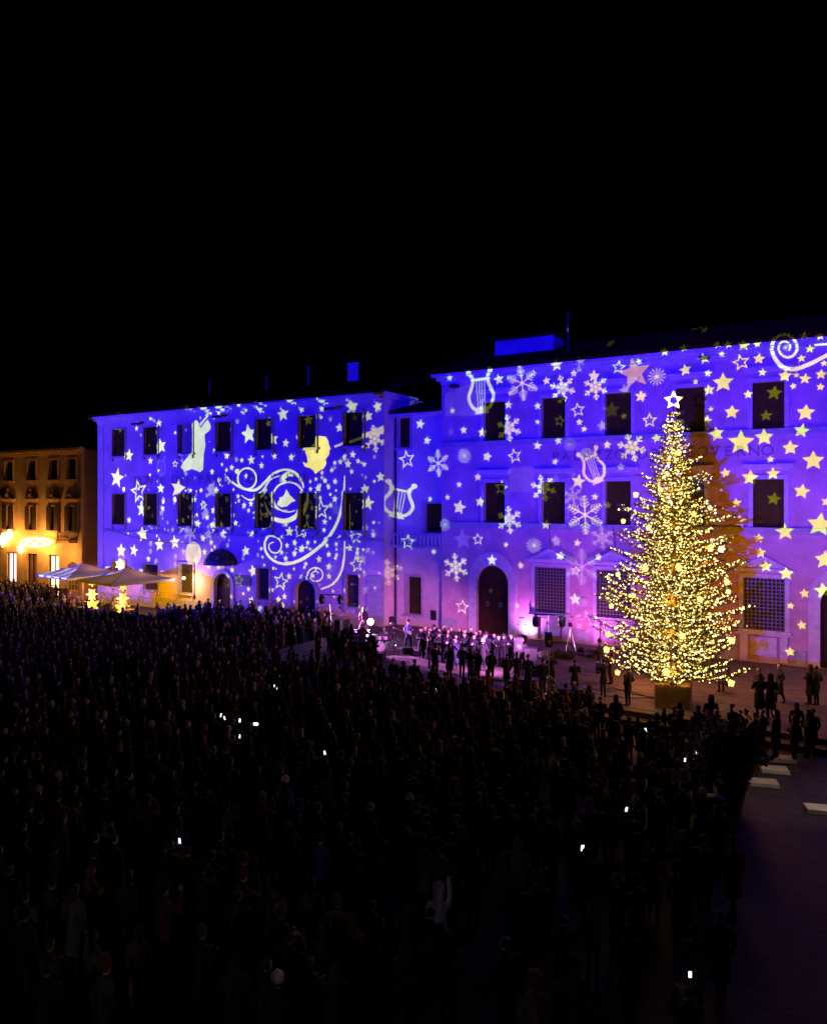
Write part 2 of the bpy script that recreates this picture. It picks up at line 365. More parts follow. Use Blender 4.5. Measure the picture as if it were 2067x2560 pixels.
for px, py, ww, hh, m in ((1455, 1505, .72, .5, M_stoneP), (1370, 1557, .2, .2, M_iron), (1305, 1555, .3, .5, M_stone)):
    p = fac(px, py, 0); q = G(); q.box(p.x-ww/2, p.x+ww/2, -0.06, 0.01, p.z-hh/2, p.z+hh/2); q.build('wall_plate', m, pal)

# --- left palace (bank)
def LX(px, y=YL): return fac(px, 1247, y).x
XL0, XL1 = LX(247), LX(960)
bank = thing('palace', 'cream plastered palace covered with projected swirls, reading MONTE DEI PASCHI DI SIENA', 'building', ((XL0+XL1)/2, 5, ZG))
lw = [LX(q) for q in (298.7, 378.5, 464.5, 560, 660, 768.5, 883.5)]
holes = []
for c in lw: holes += [rect(c-0.88, c+0.88, 13.27, 15.75), rect(c-0.88, c+0.88, 6.95, 9.75)]
gw = [(LX(298.7), 1.7, 1.15, 3.55), (LX(378.5), 1.9, 1.15, 3.4), (LX(466.5), 1.75, 1.15, 3.65), (LX(659), 1.3, 1.2, 3.7), (LX(881.5), 1.2, 1.25, 3.65)]
for c, wd, a, b in gw: holes.append(rect(c-wd/2, c+wd/2, a, b))
DA = LX(764); DB = LX(557)
holes += [archpoly(DA, 1.0, ZG+0.02, 2.0), archpoly(DB, 0.95, ZG+0.02, 2.1)]
wall_holes(rect(XL0, XL1, ZG, 17.0), holes, YL, 0.45).build('wall', M_plL, bank)
g = G(); g.box(XL0+0.001, XL1-0.001, YL+0.45, 12, ZG, 16.95); g.build('core', M_plL, bank)
for xx in (XL0, XL1):
    g = G(); g.add([(xx, YL, ZG), (xx, YL+0.46, ZG), (xx, YL+0.46, 17), (xx, YL, 17)], [(0, 1, 2, 3)]); g.build('side_wall', M_plL, bank)
for i, c in enumerate(lw):
    window(bank, c, 13.27, 15.75, 1.76, YL, 'flat', 'bracket', fw=0.14, stone=M_stone, pane=M_curt if i == 2 else M_pane)
    window(bank, c, 6.95, 9.75, 1.76, YL, 'flat', 'bracket', fw=0.14, stone=M_stone)
for c, wd, a, b in gw:
    wn = window(bank, c, a, b, wd, YL, 'flat', 'bracket', fw=0.16, stone=M_stone); bars(wn, c, a, b, wd, YL)
for c, hw, zs in ((DA, 1.0, 2.0), (DB, 0.95, 2.1)):
    g = G(); n = 14; zb = ZG+0.02
    o = archpoly(c, hw+0.35, zb, zs, n); i = archpoly(c, hw, zb, zs, n)
    for k in range(len(o)-1):
        g.add([(o[k][0], YL-0.08, o[k][1]), (o[k+1][0], YL-0.08, o[k+1][1]), (i[k+1][0], YL-0.08, i[k+1][1]), (i[k][0], YL-0.08, i[k][1]),
               (o[k][0], YL+0.02, o[k][1]), (o[k+1][0], YL+0.02, o[k+1][1]), (i[k+1][0], YL+0.02, i[k+1][1]), (i[k][0], YL+0.02, i[k][1])], [(0, 1, 2, 3), (0, 4, 5, 1), (3, 2, 6, 7)])
    pt = g.build('portal', M_stone, bank)
    for s in (-1, 1):
        a, b = sorted((c+s*0.01, c+s*hw)); q = G(); q.box(a, b, YL+0.3, YL+0.36, zb, zs+hw)
        q.box(a+0.15, b-0.15, YL+0.275, YL+0.302, zb+0.2, zb+1.0); q.box(a+0.15, b-0.15, YL+0.275, YL+0.302, zb+1.2, zs-0.1); q.build('door_leaf', M_door, pt)
# fan canopy above the second door: ribbed half dome
cz = fac(557, 1414, YL-0.8).z; g = G(); n = 10
def dome(a, b, r=1.55): return (DB+r*math.cos(a)*math.cos(b), YL-0.02-1.5*math.sin(a)*math.cos(b), cz+1.25*math.sin(b))
for i in range(n):
    for j in range(5):
        a0, a1, b0, b1 = PI*i/n, PI*(i+1)/n, PI/2*j/5, PI/2*(j+1)/5
        g.add([dome(a0, b0), dome(a1, b0), dome(a1, b1), dome(a0, b1)], [(0, 1, 2, 3)])
cn = g.build('door_canopy', mat('canopy_cloth', (0.05, 0.05, 0.06), 0.6), bank)
g = G()
for i in range(n+1): g.tube([dome(PI*i/n, PI/2*j/5, 1.57) for j in range(6)], 0.03, 5)
g.ball(dome(PI/2, PI/2), .12, 8, 6); g.build('canopy_ribs', M_iron, cn)
zq = ZG; k = 0
while zq < 16.3:
    h = 0.46
    q = G(); q.box(XL0-0.05, XL0+0.75, YL-0.06, YL+0.4, zq+0.014, min(zq+h-0.014, 16.36)); q.build('quoin', M_stoneP, bank); zq += h
zq = ZG
while zq < 3.2:                                   # rusticated base of the right corner
    q = G(); q.box(XL1-1.5, XL1+0.03, YL-0.1, YL+0.01, zq+0.012, zq+0.5); q.build('quoin', M_stone, bank); zq += 0.52
q = G(); q.box(XL0-0.1, XL1+0.1, YL-0.12, YL+0.02, 16.36, 16.6); q.box(XL0-0.4, XL1+0.3, YL-0.32, YL+0.02, 16.6, 16.8); q.box(XL0-0.8, XL1+0.5, YL-0.6, YL+0.02, 16.802, 17.02)
q.box(XL1-0.02, XL1+0.3, YL+0.02, 3, 16.6, 16.8); q.box(XL1-0.02, XL1+0.5, YL+0.02, 3, 16.802, 17.02); q.build('cornice', M_stoneP, bank)
for a, b in ((XL0+.8, DB-1.35), (DB+1.35, DA-1.4), (DA+1.4, XL1-1.55)): q = G(); q.box(a, b, YL-0.06, YL+0.02, ZG+.01, ZG+0.95); q.build('plinth', M_stone, bank)
q = G(); q.box(XL0+0.8, XL1+0.02, YL-0.1, YL+0.02, 6.2, 6.42); q.build('string_course', M_stone, bank)
letters('MONTE DEI PASCHI DI SIENA', LX(345), LX(762), 10.55, 1.15, YL, bank, mat('letter_stone', (0.36, 0.28, 0.24), 0.8))
tiled_roof(bank, XL0-0.85, XL1+0.6, YL-0.9, 17.06, 6.0, 19.3)
for px, py, yb, hh, ww in ((741*1.1907, 775*1.1907, 5.6, 0.9, 1.1), (647*1.1907, 778*1.1907, 5.6, 0.5, 0.3), (560*1.1907, 795*1.1907, 5.4, 0.25, 0.25), (440*1.1907, 805*1.1907, 5.4, 0.4, 0.25)):
    p = fac(px, py, yb); q = G(); q.box(p.x-ww/2, p.x+ww/2, yb, yb+0.6, 17.4, p.z+hh/2); q.box(p.x-ww/2-0.08, p.x+ww/2+0.08, yb-0.08, yb+0.68, p.z+hh/2+0.002, p.z+hh/2+0.1); q.build('chimney', M_stoneP if ww > 1 else M_iron, bank)
p = fac(607, 1451, YL); q = G(); q.box(p.x-0.95, p.x+0.95, YL-0.06, YL+0.01, p.z-0.4, p.z+0.45); q.build('notice_panel', M_iron, bank)
for i, px in enumerate((342, 545, 825)):          # floodlight arms under the cornice
    p = fac(px, (1060, 1042, 1022)[i], YL-0.4); q = G(); q.tube([(p.x-0.5, YL, p.z+.02), (p.x, YL-0.5, p.z)], 0.03, 5); q.box(p.x-0.3, p.x+0.35, YL-0.75, YL-0.4, p.z-0.1, p.z+0.08); q.build('flood_arm', M_black, bank)

# --- recessed wing between the palaces
YW = 0.45
wing = thing('wing', 'narrow recessed wing with balustrade between the two palaces', 'building', (-28.4, 3, ZG))
x0, x1 = XL1, XR0
wn_hi = [fac(997, 1119, YW), fac(1026, 1044, YW)]; wn_mid = [fac(1063, 1330, YW), fac(1106, 1259, YW)]; wn_lo = [fac(1020, 1533, YW), fac(1054, 1443, YW)]
hs = [rect(a.x, min(b.x, x1-0.06), a.z, b.z) for a, b in (wn_hi, wn_mid, wn_lo)]
wall_holes(rect(x0, x1, ZG, 15.6), hs, YW, 0.35).build('wall', M_plL, wing)
g = G(); g.box(x0, x1, YW+0.35, 9, ZG, 15.5); g.build('core', M_plL, wing)
for a, b in (wn_hi, wn_mid, wn_lo):
    c = (a.x+min(b.x, x1-.06))/2; wd = min(b.x, x1-.06)-a.x
    wn = window(wing, c, a.z, b.z, wd, YW, 'flat', 'slab' if b.x < x1-.2 else None, fw=0.18 if b.x < x1-.2 else 0.05, depth=0.2)
bars(wn, c, a.z, b.z, wd, YW)
zb = fac(1000, 1332, YW).z
q = G(); q.box(x0, x1, YW-0.55, YW, zb-1.05, zb-0.85); q.box(x0, x1, YW-0.55, YW-0.35, zb-0.12, zb); bal = q.build('balcony', M_stone, wing)
for i in range(13):
    xx = x0+0.2+i*(x1-x0-0.4)/12
    q = G(); q.lathe([(0.07, 0), (0.09, 0.06), (0.05, 0.14), (0.1, 0.3), (0.05, 0.52), (0.08, 0.66), (0.08, 0.73)], (xx, YW-0.45, zb-0.85), 8); q.build('baluster', M_stoneP, bal, True)
q = G(); q.box(x0, x1, YW-0.7, YW+0.02, 15.3, 15.55); q.build('cornice', M_stoneP, wing)
tiled_roof(wing, x0, x1, YW-0.9, 15.6, 6, 17.2)
q = G(); q.tube([(x0+0.14, YW-0.12, ZG), (x0+0.14, YW-0.12, 15.2), (x0+0.5, YW-0.5, 15.5)], 0.075, 7)
for zz in (2, 5, 8, 11, 14): q.tube([(x0+0.14, YW-0.12, zz), (x0+0.14, YW-0.12, zz+0.12)], 0.1, 7)
q.build('drainpipe', M_iron, wing)
for px, py, ww, hh, m in ((1081, 1495, 1.0, .75, M_stoneP), (1084, 1538, .45, .7, M_iron)):
    p = fac(px, py, YW); q = G(); q.box(p.x-ww/2, p.x+ww/2, YW-0.06, YW+0.01, p.z-hh/2, p.z+hh/2); q.build('wall_plaque', m, wing)

# --- orange house at far left with set-back dark wing
XO0, XO1 = LX(-12), LX(206)
oh = thing('house', 'orange house with bust-topped windows at the far left edge', 'building', ((XO0+XO1)/2, 4, ZG))
cs = [LX(q) for q in (-26+50, 81, 135, 181)]
hs = []
ztop = [fac(80, 1200, YL).z, fac(80, 1152, YL).z]; zmid = [fac(80, 1324, YL).z, fac(80, 1266, YL).z]; zlo = [ZG+0.03, fac(80, 1384, YL).z]
for i, c in enumerate(cs):
    hs += [rect(c-0.7, c+0.7, ztop[0], ztop[1]), rect(c-0.75, c+0.75, zmid[0], zmid[1])]
lowc = [LX(30), LX(81), LX(135)]
for c in lowc: hs.append(rect(c-0.85, c+0.85, zlo[0], zlo[1]))
AC = LX(183); hs.append(archpoly(AC, 0.95, ZG+0.8, 2.2))
wall_holes(rect(XO0, XO1, ZG, 14.2), hs, YL, 0.4).build('wall', M_plO, oh)
g = G(); g.box(XO0, XO1-0.001, YL+0.4, 12, ZG, 14.1); g.build('core', M_plO, oh)
g = G(); g.add([(XO1, YL, ZG), (XO1, YL+.41, ZG), (XO1, YL+.41, 14.2), (XO1, YL, 14.2)], [(0, 1, 2, 3)]); g.build('side_wall', M_plO, oh)
for i, c in enumerate(cs):
    wn = window(oh, c, ztop[0], ztop[1], 1.4, YL, 'cornice', 'slab', fw=0.18, stone=M_plO)
    wn = window(oh, c, zmid[0], zmid[1], 1.5, YL, 'cornice', 'slab', fw=0.16, stone=M_plO)
    for s in (-1, 1):
        a, b = sorted((c+s*0.3, c+s*0.95)); q = G(); q.box(a, b, YL-0.2, YL-0.14, zmid[0], zmid[1])
        for k in range(12): zz = zmid[0]+0.15+k*(zmid[1]-zmid[0]-.3)/12; q.box(a+0.08, b-0.08, YL-0.225, YL-0.19, zz, zz+0.1)
        q.build('shutter', mat('shutter_brown', (0.09, 0.05, 0.03), 0.7), wn)
    zt = zmid[1]+0.8
    q = G(); q.prism([(c-0.9, zt), (c-0.35, zt+0.3), (c-0.3, zt), ], YL-0.3, YL); q.prism([(c+0.3, zt), (c+0.35, zt+0.3), (c+0.9, zt)], YL-0.3, YL)
    q.lathe([(0.24, 0), (0.16, 0.15), (0.28, 0.35), (0.26, 0.55), (0.1, 0.68), (0.17, 0.8), (0.18, 0.98), (0.08, 1.12)], (c, YL-0.2, zt), 9); q.build('bust', mat('bust_stone', (0.22, 0.14, 0.08), 0.85), wn)
for i, c in enumerate(lowc):
    q = G(); q.box(c-0.85, c+0.85, YL+0.25, YL+0.3, zlo[0], zlo[1]); dr = q.build('shop_door', (M_winpink, M_plD, M_winlit)[i], oh)
    q = G(); q.ring(rect(c-0.85, c+0.85, zlo[0], zlo[1]), rect(c-0.72, c+0.72, zlo[0]+.1, zlo[1]-0.12), YL+0.15, YL+0.24); q.box(c-0.04, c+0.04, YL+.15, YL+.24, zlo[0]+.1, zlo[1]-.12); q.box(c-.72, c+.72, YL+.16, YL+.235, zlo[0]+1.0, zlo[0]+1.08); q.build('door_frame', M_door, dr)
q = G(); q.prism(archpoly(AC, 0.95, ZG+.8, 2.2), YL+0.25, YL+0.3); aw = q.build('arched_window', M_plD, oh)
q = G()
for k in (-.5, 0, .5): q.box(AC+k-.03, AC+k+.03, YL+.16, YL+.24, ZG+.8, 3.0)
for zz in (0.9, 1.6, 2.3): q.box(AC-.9, AC+.9, YL+.165, YL+.235, zz, zz+.06)
q.build('glazing_bars', M_stoneP, aw)
bl = [fac(147, 1350, YL-.6), fac(180, 1330, YL-.6)]
q = G(); q.box(bl[0].x, bl[1].x, YL-0.9, YL, bl[0].z-.25, bl[0].z); q.box(bl[0].x, bl[1].x, YL-0.9, YL-.75, bl[1].z-.12, bl[1].z); bo = q.build('balcony', M_plO, oh)
for k in range(8): xx = bl[0].x+.15+k*(bl[1].x-bl[0].x-.3)/7; q = G(); q.lathe([(.06, 0), (.1, .25), (.05, .55), (.07, bl[1].z-.12-bl[0].z)], (xx, YL-.82, bl[0].z), 7); q.build('baluster', M_plO, bo)
q = G(); q.box(XO0, XO1+.3, YL-.5, YL+.02, 14.0, 14.3); q.box(XO0, XO1+.1, YL-.2, YL+.02, 13.7, 14.0); q.build('cornice', M_plO, oh)
tiled_roof(oh, XO0, XO1+.4, YL-.7, 14.34, 5, 16.2)
q = G(); q.box(XO1-2.2, XO1+.04, YL-.06, YL+.02, ztop[0]-.5, ztop[0]-.3); q.box(XO1-.2, XO1+.04, YL-.05, YL+.02, ZG, 13.7); q.build('corner_strip', M_plO, oh)
dw = thing('house', 'dark brown set-back house squeezed beside the orange house', 'building', (XO1+2, 6, ZG))
YD = 3.0; xa, xb = fac(200, 1247, YD).x, fac(262, 1247, YD).x
wall_holes(rect(xa, xb, ZG, 13.6), [rect(xa+1.8, xa+3.2, 6.2, 8.8), rect(xa+1.6, xa+3.2, ZG+.05, 2.6)], YD, 0.4).build('wall', M_plD, dw)
g = G(); g.box(xa, xb, YD+.4, 10, ZG, 13.5); g.build('core', M_plD, dw)
window(dw, xa+2.5, 6.2, 8.8, 1.4, YD, 'cornice', 'slab', stone=M_plD)
q = G(); q.box(xa+1.6, xa+3.2, YD+.25, YD+.3, ZG+.05, 2.6); q.build('door_leaf', M_door, dw)
q = G(); q.box(xa, xb, YD-.5, YD, 13.3, 13.6); q.build('cornice', M_plD, dw)

# ---------------------------------------------------------------- slide projectors (the light show is real light through a cut slide)
def star(r, inner=0.44, n=5, rot=0): return [(r*(1 if k % 2 == 0 else inner)*math.sin(PI*k/n+rot), r*(1 if k % 2 == 0 else inner)*math.cos(PI*k/n+rot)) for k in range(2*n)]
def strip(pts, wid):                              # ribbon polygon along a polyline
    n = len(pts); ws = wid if isinstance(wid, (list, tuple)) else [wid]*n; L = []; Rr = []
    for i, p in enumerate(pts):
        a = pts[max(i-1, 0)]; b = pts[min(i+1, n-1)]; dx, dy = b[0]-a[0], b[1]-a[1]; d = math.hypot(dx, dy) or 1
        nx, ny = -dy/d*ws[i]/2, dx/d*ws[i]/2; L.append((p[0]+nx, p[1]+ny)); Rr.append((p[0]-nx, p[1]-ny))
    return [[L[i], L[i+1], Rr[i+1], Rr[i]] for i in range(n-1)]
def smooth(pts, k=5):
    out = []; n = len(pts)
    for i in range(n-1):
        p0, p1, p2, p3 = pts[max(i-1, 0)], pts[i], pts[i+1], pts[min(i+2, n-1)]
        for j in range(k):
            t = j/k; out.append(tuple(0.5*((2*p1[c])+(-p0[c]+p2[c])*t+(2*p0[c]-5*p1[c]+4*p2[c]-p3[c])*t*t+(-p0[c]+3*p1[c]-3*p2[c]+p3[c])*t**3) for c in (0, 1)))
    return out+[pts[-1]]
def bar(x0, y0, x1, y1, wd):
    return strip([(x0, y0), (x1, y1)], wd)
def rotp(poly, a): c, s = math.cos(a), math.sin(a); return [(x*c-y*s, x*s+y*c) for x, y in poly]
def fern(r):
    out = []
    for k in range(6):
        a = k*PI/3
        for q in bar(0, 0, 0, r, r*0.07): out.append(rotp(q, a))
        for j in range(4):
            b = r*(0.38+0.17*j); L = r*(0.34-0.06*j)
            for s in (-1, 1):
                for q in bar(0, b, s*L*0.75, b+L*0.62, r*0.05): out.append(rotp(q, a))
    return out
def hexf(r):
    out = []
    for k in range(6):
        a = k*PI/3
        for q in bar(0, 0, 0, r, r*0.12): out.append(rotp(q, a))
        for b, L in ((0.62, 0.3), (0.32, 0.2)):
            for s in (-1, 1):
                for q in bar(0, r*b, s*r*L*0.8, r*(b+L*0.8), r*0.11): out.append(rotp(q, a))
        for q in bar(r*0.36*math.sin(0), r*0.36, r*0.36*math.sin(PI/3), r*0.36*math.cos(PI/3), r*0.09): out.append(rotp(q, a))
        out.append(rotp([(x, y+r*0.96) for x, y in star(r*0.13, 0.7, 4)], a))
    return out
def burst(r):
    out = [[(r*0.22*math.sin(2*PI*k/12), r*0.22*math.cos(2*PI*k/12)) for k in range(12)]]
    for k in range(14): out.append(rotp([(-r*0.012, r*0.18), (-r*.05, r*.84), (0, r), (r*.05, r*.84), (r*.012, r*.18)], 2*PI*k/14))
    return out
def lyre(h):
    out = []
    for s in (-1, 1):
        out += strip(smooth([(0, -.42*h), (s*.22*h, -.36*h), (s*.34*h, -.12*h), (s*.24*h, .12*h), (s*.2*h, .3*h), (s*.32*h, .45*h)], 4), .085*h)
        out.append([(s*.3*h+.075*h*math.sin(k*PI/4), .45*h+.075*h*math.cos(k*PI/4)) for k in range(8)])
    out += bar(-.26*h, .27*h, .26*h, .27*h, .06*h)
    out.append([(-.2*h, -.5*h), (.2*h, -.5*h), (.1*h, -.34*h), (-.1*h, -.34*h)])
    for k in (-.09, -.03, .03, .09): out += bar(k*h, -.36*h, k*h*1.3, .27*h, .02*h)
    return out
WHITE = (0.95, 1.0, 0.72); DIM = (0.20, 0.22, 0.75); FAINT = (0.055, 0.05, 1.0); PINK = (0.36, 0.28, 0.5)
class Slide:
    def __init__(s, P, plane): s.P = P; s.plane = plane; s.shapes = []; s.masks = []; s.grad = None
    def to(s, p):                                  # world point -> coordinates on the slide's facade plane
        t = (s.plane-s.P.y)/(p.y-s.P.y); return (s.P.x+(p.x-s.P.x)*t, s.P.z+(p.z-s.P.z)*t)
    def put(s, kind, px, py, r, rot=0, col=WHITE, on=None):
        y = s.plane if on is None else on
        if col is WHITE:
            u = min(1, max(0, (px-1350)/500)); col = tuple(a+(b-a)*u for a, b in zip((.58, .78, .92), (.72, .9, .32))) if s.plane == 0 else (.60, .82, .72)
            col = tuple(v*random.uniform(.85, 1.0) for v in col)
        p = fac(px, py, y); c = s.to(p); t = (p-CAM).dot(fwv); rr = r*t/F*(s.plane-s.P.y)/(y-s.P.y)
        if kind == 'S': pl = [star(rr, random.uniform(.42, .5))]
        elif kind == 'O':
            a = star(rr); b = star(rr*0.66, 0.44); n = 10
            pl = [[a[i], a[(i+1) % n], b[(i+1) % n], b[i]] for i in range(n)]
        elif kind == 'F': pl = fern(rr)
        elif kind == 'H': pl = hexf(rr)
        elif kind == 'B': pl = burst(rr)
        elif kind == 'L': pl = [[(x*.9, z) for x, z in q] for q in lyre(rr)]
        elif kind == 'M': pl = [[(x*1.35, z) for x, z in q] for q in lyre(rr)]
        elif kind == 'D': pl = [[(rr*math.sin(k*PI/4), rr*1.2*math.cos(k*PI/4)) for k in range(8)]]
        for q in pl: s.shapes.append(([(x+c[0], z+c[1]) for x, z in rotp(q, R(rot))], col))
    def poly(s, pts, col=WHITE, on=None):
        if col is WHITE: col = (.62, .83, .74)
        s.shapes.append(([s.to(fac(x, y, s.plane if on is None else on)) for x, y in pts], col))
    def ribbon(s, pts, wid, col=WHITE, k=5, on=None):
        sp = smooth(pts, k); ws = wid
        if s.plane != 0: wid = ws = [v*.78 for v in wid] if isinstance(wid, (list, tuple)) else wid*.78
        if isinstance(wid, (list, tuple)): ws = [np.interp(i/(len(sp)-1), np.linspace(0, 1, len(wid)), wid) for i in range(len(sp))]
        for q in strip(sp, ws): s.poly(q, col, on)
    def build(s, parent, box, base, d):
        pr = [rect(*box)]; cols = [base]
        for p, c in s.shapes: pr.append(p); cols.append(c)
        for p in s.masks: pr.append(p); cols.append((0, -2, 0))
        vs = []; fs = []
        pr2 = []; cols2 = []
        for p, c in zip(pr, cols):
            for t in ([p] if len(p) != 4 or p is pr[0] else [[p[0], p[1], p[2]], [p[0], p[2], p[3]]]):
                ar = sum(t[i-1][0]*t[i][1]-t[i][0]*t[i-1][1] for i in range(len(t)))
                if abs(ar) < 1e-4: continue
                pr2.append(t if ar > 0 else t[::-1]); cols2.append(c)
        cols = cols2
        for p in pr2: fs.append(list(range(len(vs), len(vs)+len(p)))); vs += [Vector(q) for q in p]
        ov, oe, of, _, _, orf = delaunay_2d_cdt(vs, [], fs, 0, 1e-4)
        k = d/(s.plane-s.P.y); V = []; 
        V = [(s.P.x+(v[0]-s.P.x)*k, s.P.y+d, s.P.z+(v[1]-s.P.z)*k) for v in ov]
        tri = np.array([f for f in of if len(f) == 3]); pv = np.array([(v[0], v[1]) for v in ov]); ce = pv[tri].mean(1)
        inb = (ce[:, 0] > box[0]) & (ce[:, 0] < box[1]) & (ce[:, 1] > box[2]) & (ce[:, 1] < box[3]); tri = tri[inb]; ce = ce[inb]
        colr = np.tile(np.array(base, dtype=np.float32), (len(tri), 1)); lev = np.full(len(tri), -1.0)
        order = np.argsort(ce[:, 0]); sx = ce[order, 0]
        for p, c in zip(pr2[1:], cols[1:]):
            if c[1] == -2: continue
            P_ = np.array(p); mn = P_.min(0); mx = P_.max(0)
            ix = order[np.searchsorted(sx, mn[0]):np.searchsorted(sx, mx[0])]
            ix = ix[(ce[ix, 1] > mn[1]) & (ce[ix, 1] < mx[1])]
            if not len(ix): continue
            q = ce[ix]; ins = np.zeros(len(ix), bool)
            for i in range(len(P_)):
                x1_, y1_ = P_[i-1]; x2_, y2_ = P_[i]
                if y1_ == y2_: continue
                ins ^= ((y1_ > q[:, 1]) != (y2_ > q[:, 1])) & (q[:, 0] < (x2_-x1_)*(q[:, 1]-y1_)/(y2_-y1_)+x1_)
            ix = ix[ins]; ix = ix[lev[ix] < c[1]]; colr[ix] = c; lev[ix] = c[1]
        for p in s.masks:                          # slide blackened over the tree and where the parasol shadow meets the wall
            P_ = np.array(p); ins = np.zeros(len(ce), bool)
            for i in range(len(P_)):
                x1_, y1_ = P_[i-1]; x2_, y2_ = P_[i]
                if y1_ != y2_: ins ^= ((y1_ > ce[:, 1]) != (y2_ > ce[:, 1])) & (ce[:, 0] < (x2_-x1_)*(ce[:, 1]-y1_)/(y2_-y1_)+x1_)
            colr[ins] = 0
        Fc = tri.tolist(); FC = np.repeat(np.hstack([colr, (lev < 0).astype(float)[:, None]]), 3, axis=0)
        me = bpy.data.meshes.new('slide'); me.from_pydata(V, [], Fc)
        at = me.color_attributes.new('Col', 'FLOAT_COLOR', 'CORNER'); at.data.foreach_set('color', np.array(FC, dtype=np.float32).ravel())
        o = bpy.data.objects.new('slide', me); C.objects.link(o); o.parent = parent; o.location = -parent.location
        m = bpy.data.materials.new('slide_film'); m.use_nodes = True; n = m.node_tree.nodes; l = m.node_tree.links; n.clear()
        a = n.new('ShaderNodeAttribute'); a.attribute_name = 'Col'; tr = n.new('ShaderNodeBsdfTransparent'); out = n.new('ShaderNodeOutputMaterial')
        if s.grad:                                 # the picture's blue ground thins out towards its lower edge
            ge = n.new('ShaderNodeNewGeometry'); sx_ = n.new('ShaderNodeSeparateXYZ'); mr = n.new('ShaderNodeMapRange'); mr.interpolation_type = 'SMOOTHSTEP'
            z0_, z1_, lo, xa_, xb_, tint = s.grad; l.new(ge.outputs['Position'], sx_.inputs[0]); l.new(sx_.outputs['Z'], mr.inputs['Value'])
            for nm_, v_ in (('From Min', s.P.z+(z0_-s.P.z)*k), ('From Max', s.P.z+(z1_-s.P.z)*k), ('To Min', lo), ('To Max', 1.0)): mr.inputs[nm_].default_value = v_
            mm = n.new('ShaderNodeMix'); mm.data_type = 'FLOAT'; mm.inputs[2].default_value = 1.0
            l.new(a.outputs['Alpha'], mm.inputs[0]); l.new(mr.outputs[0], mm.inputs[3])
            vm = n.new('ShaderNodeVectorMath'); vm.operation = 'SCALE'; l.new(mm.outputs[0], vm.inputs['Scale'])
            mx_ = n.new('ShaderNodeMapRange'); l.new(sx_.outputs['X'], mx_.inputs['Value'])
            mx_.inputs['From Min'].default_value = s.P.x+(xa_-s.P.x)*k; mx_.inputs['From Max'].default_value = s.P.x+(xb_-s.P.x)*k
            fm = n.new('ShaderNodeMath'); fm.operation = 'MULTIPLY'; l.new(a.outputs['Alpha'], fm.inputs[0]); l.new(mx_.outputs[0], fm.inputs[1])
            ad = n.new('ShaderNodeVectorMath'); ad.operation = 'SCALE'; ad.inputs[0].default_value = tint; l.new(fm.outputs[0], ad.inputs['Scale'])
            a2 = n.new('ShaderNodeVectorMath'); a2.operation = 'ADD'; l.new(a.outputs['Color'], a2.inputs[0]); l.new(ad.outputs[0], a2.inputs[1]); l.new(a2.outputs[0], vm.inputs[0]); l.new(vm.outputs[0], tr.inputs['Color'])
        else: l.new(a.outputs['Color'], tr.inputs['Color'])
        l.new(tr.outputs[0], out.inputs['Surface']); me.materials.append(m)
        return o, k
# --- right show, measured on the photograph's crops and carried onto the facade
SR = Slide(PROJ_R, 0.0)
def conv(ox, oy, s, rows, sl, on=None, defk='S'):
    for rw in rows:
        k = rw[0]; x, y, r = rw[1:4]; rot = rw[4] if len(rw) > 4 else random.uniform(-14, 14); col = rw[5] if len(rw) > 5 else WHITE
        sl.put(k, ox+x/s, oy+y/s, r/s, rot, col, on)
S, O, H_, Fn, B, Ly, D = 'S', 'O', 'H', 'F', 'B', 'L', 'D'
conv(1050, 750, 2.6708, [(S,1430,490,112,8,PINK),(S,285,1600,72,5,FAINT),(S,1275,735,60,0,DIM),(S,905,1190,38,0,FAINT),(S,1020,1165,30,0,FAINT),(S,205,880,30,0,FAINT),
 (S,915,435,44),(S,525,530,40),(S,843,540,30),(S,1078,410,34,4,DIM),(S,1062,462,26,4,DIM),(S,1025,490,26),(S,1158,508,42),(S,590,700,32),(S,782,708,30),(S,783,815,20),(S,1062,815,26),(S,1093,862,25),
 (S,1470,645,42),(S,1215,840,42,9,DIM),(S,290,868,30),(S,415,885,36),(S,783,972,34),(S,923,940,30),(S,1248,968,30),(S,447,1045,38),(S,900,1078,26),(S,1340,1115,32,3,DIM),(S,385,1183,30),(S,260,1233,25),
 (S,183,1318,24),(S,262,1385,52),(S,400,1348,38),(S,1055,1212,52),(S,1165,1315,28),(S,840,1500,36),(S,572,1635,20),(S,905,1605,38,6,DIM),(S,1050,1622,28,6,DIM),(S,940,1705,28),(S,1190,1712,24),
 (S,200,520,26),(S,215,740,24),(S,930,675,18),(S,1355,775,25),(S,1250,1370,26),(S,1640,345,30),(S,1580,922,32),(S,1365,600,42,12,DIM),(S,1463,412,24),
 (O,1325,450,50),(O,1052,735,54),(O,928,808,42),(O,1530,805,54),(O,630,1042,55),(O,540,1255,54),(O,385,1598,46),
 (Fn,680,555,118,6),(Fn,1100,1435,128,3),(H_,950,590,85,12),(H_,1170,580,82,4),(H_,590,855,88,8),(H_,820,1255,86,14),(H_,595,1470,88,5),(H_,1410,985,92,16),(H_,1215,1590,76,3,DIM),(H_,1020,1310,66,9,DIM),
 (B,1578,512,62),(B,295,1040,54),(B,998,965,48,0,DIM),(B,760,1640,57),(B,1110,1030,46),(B,165,1500,46),(Ly,405,610,300,3),(Ly,1150,1110,240,20,(.5,.55,.75))], SR)
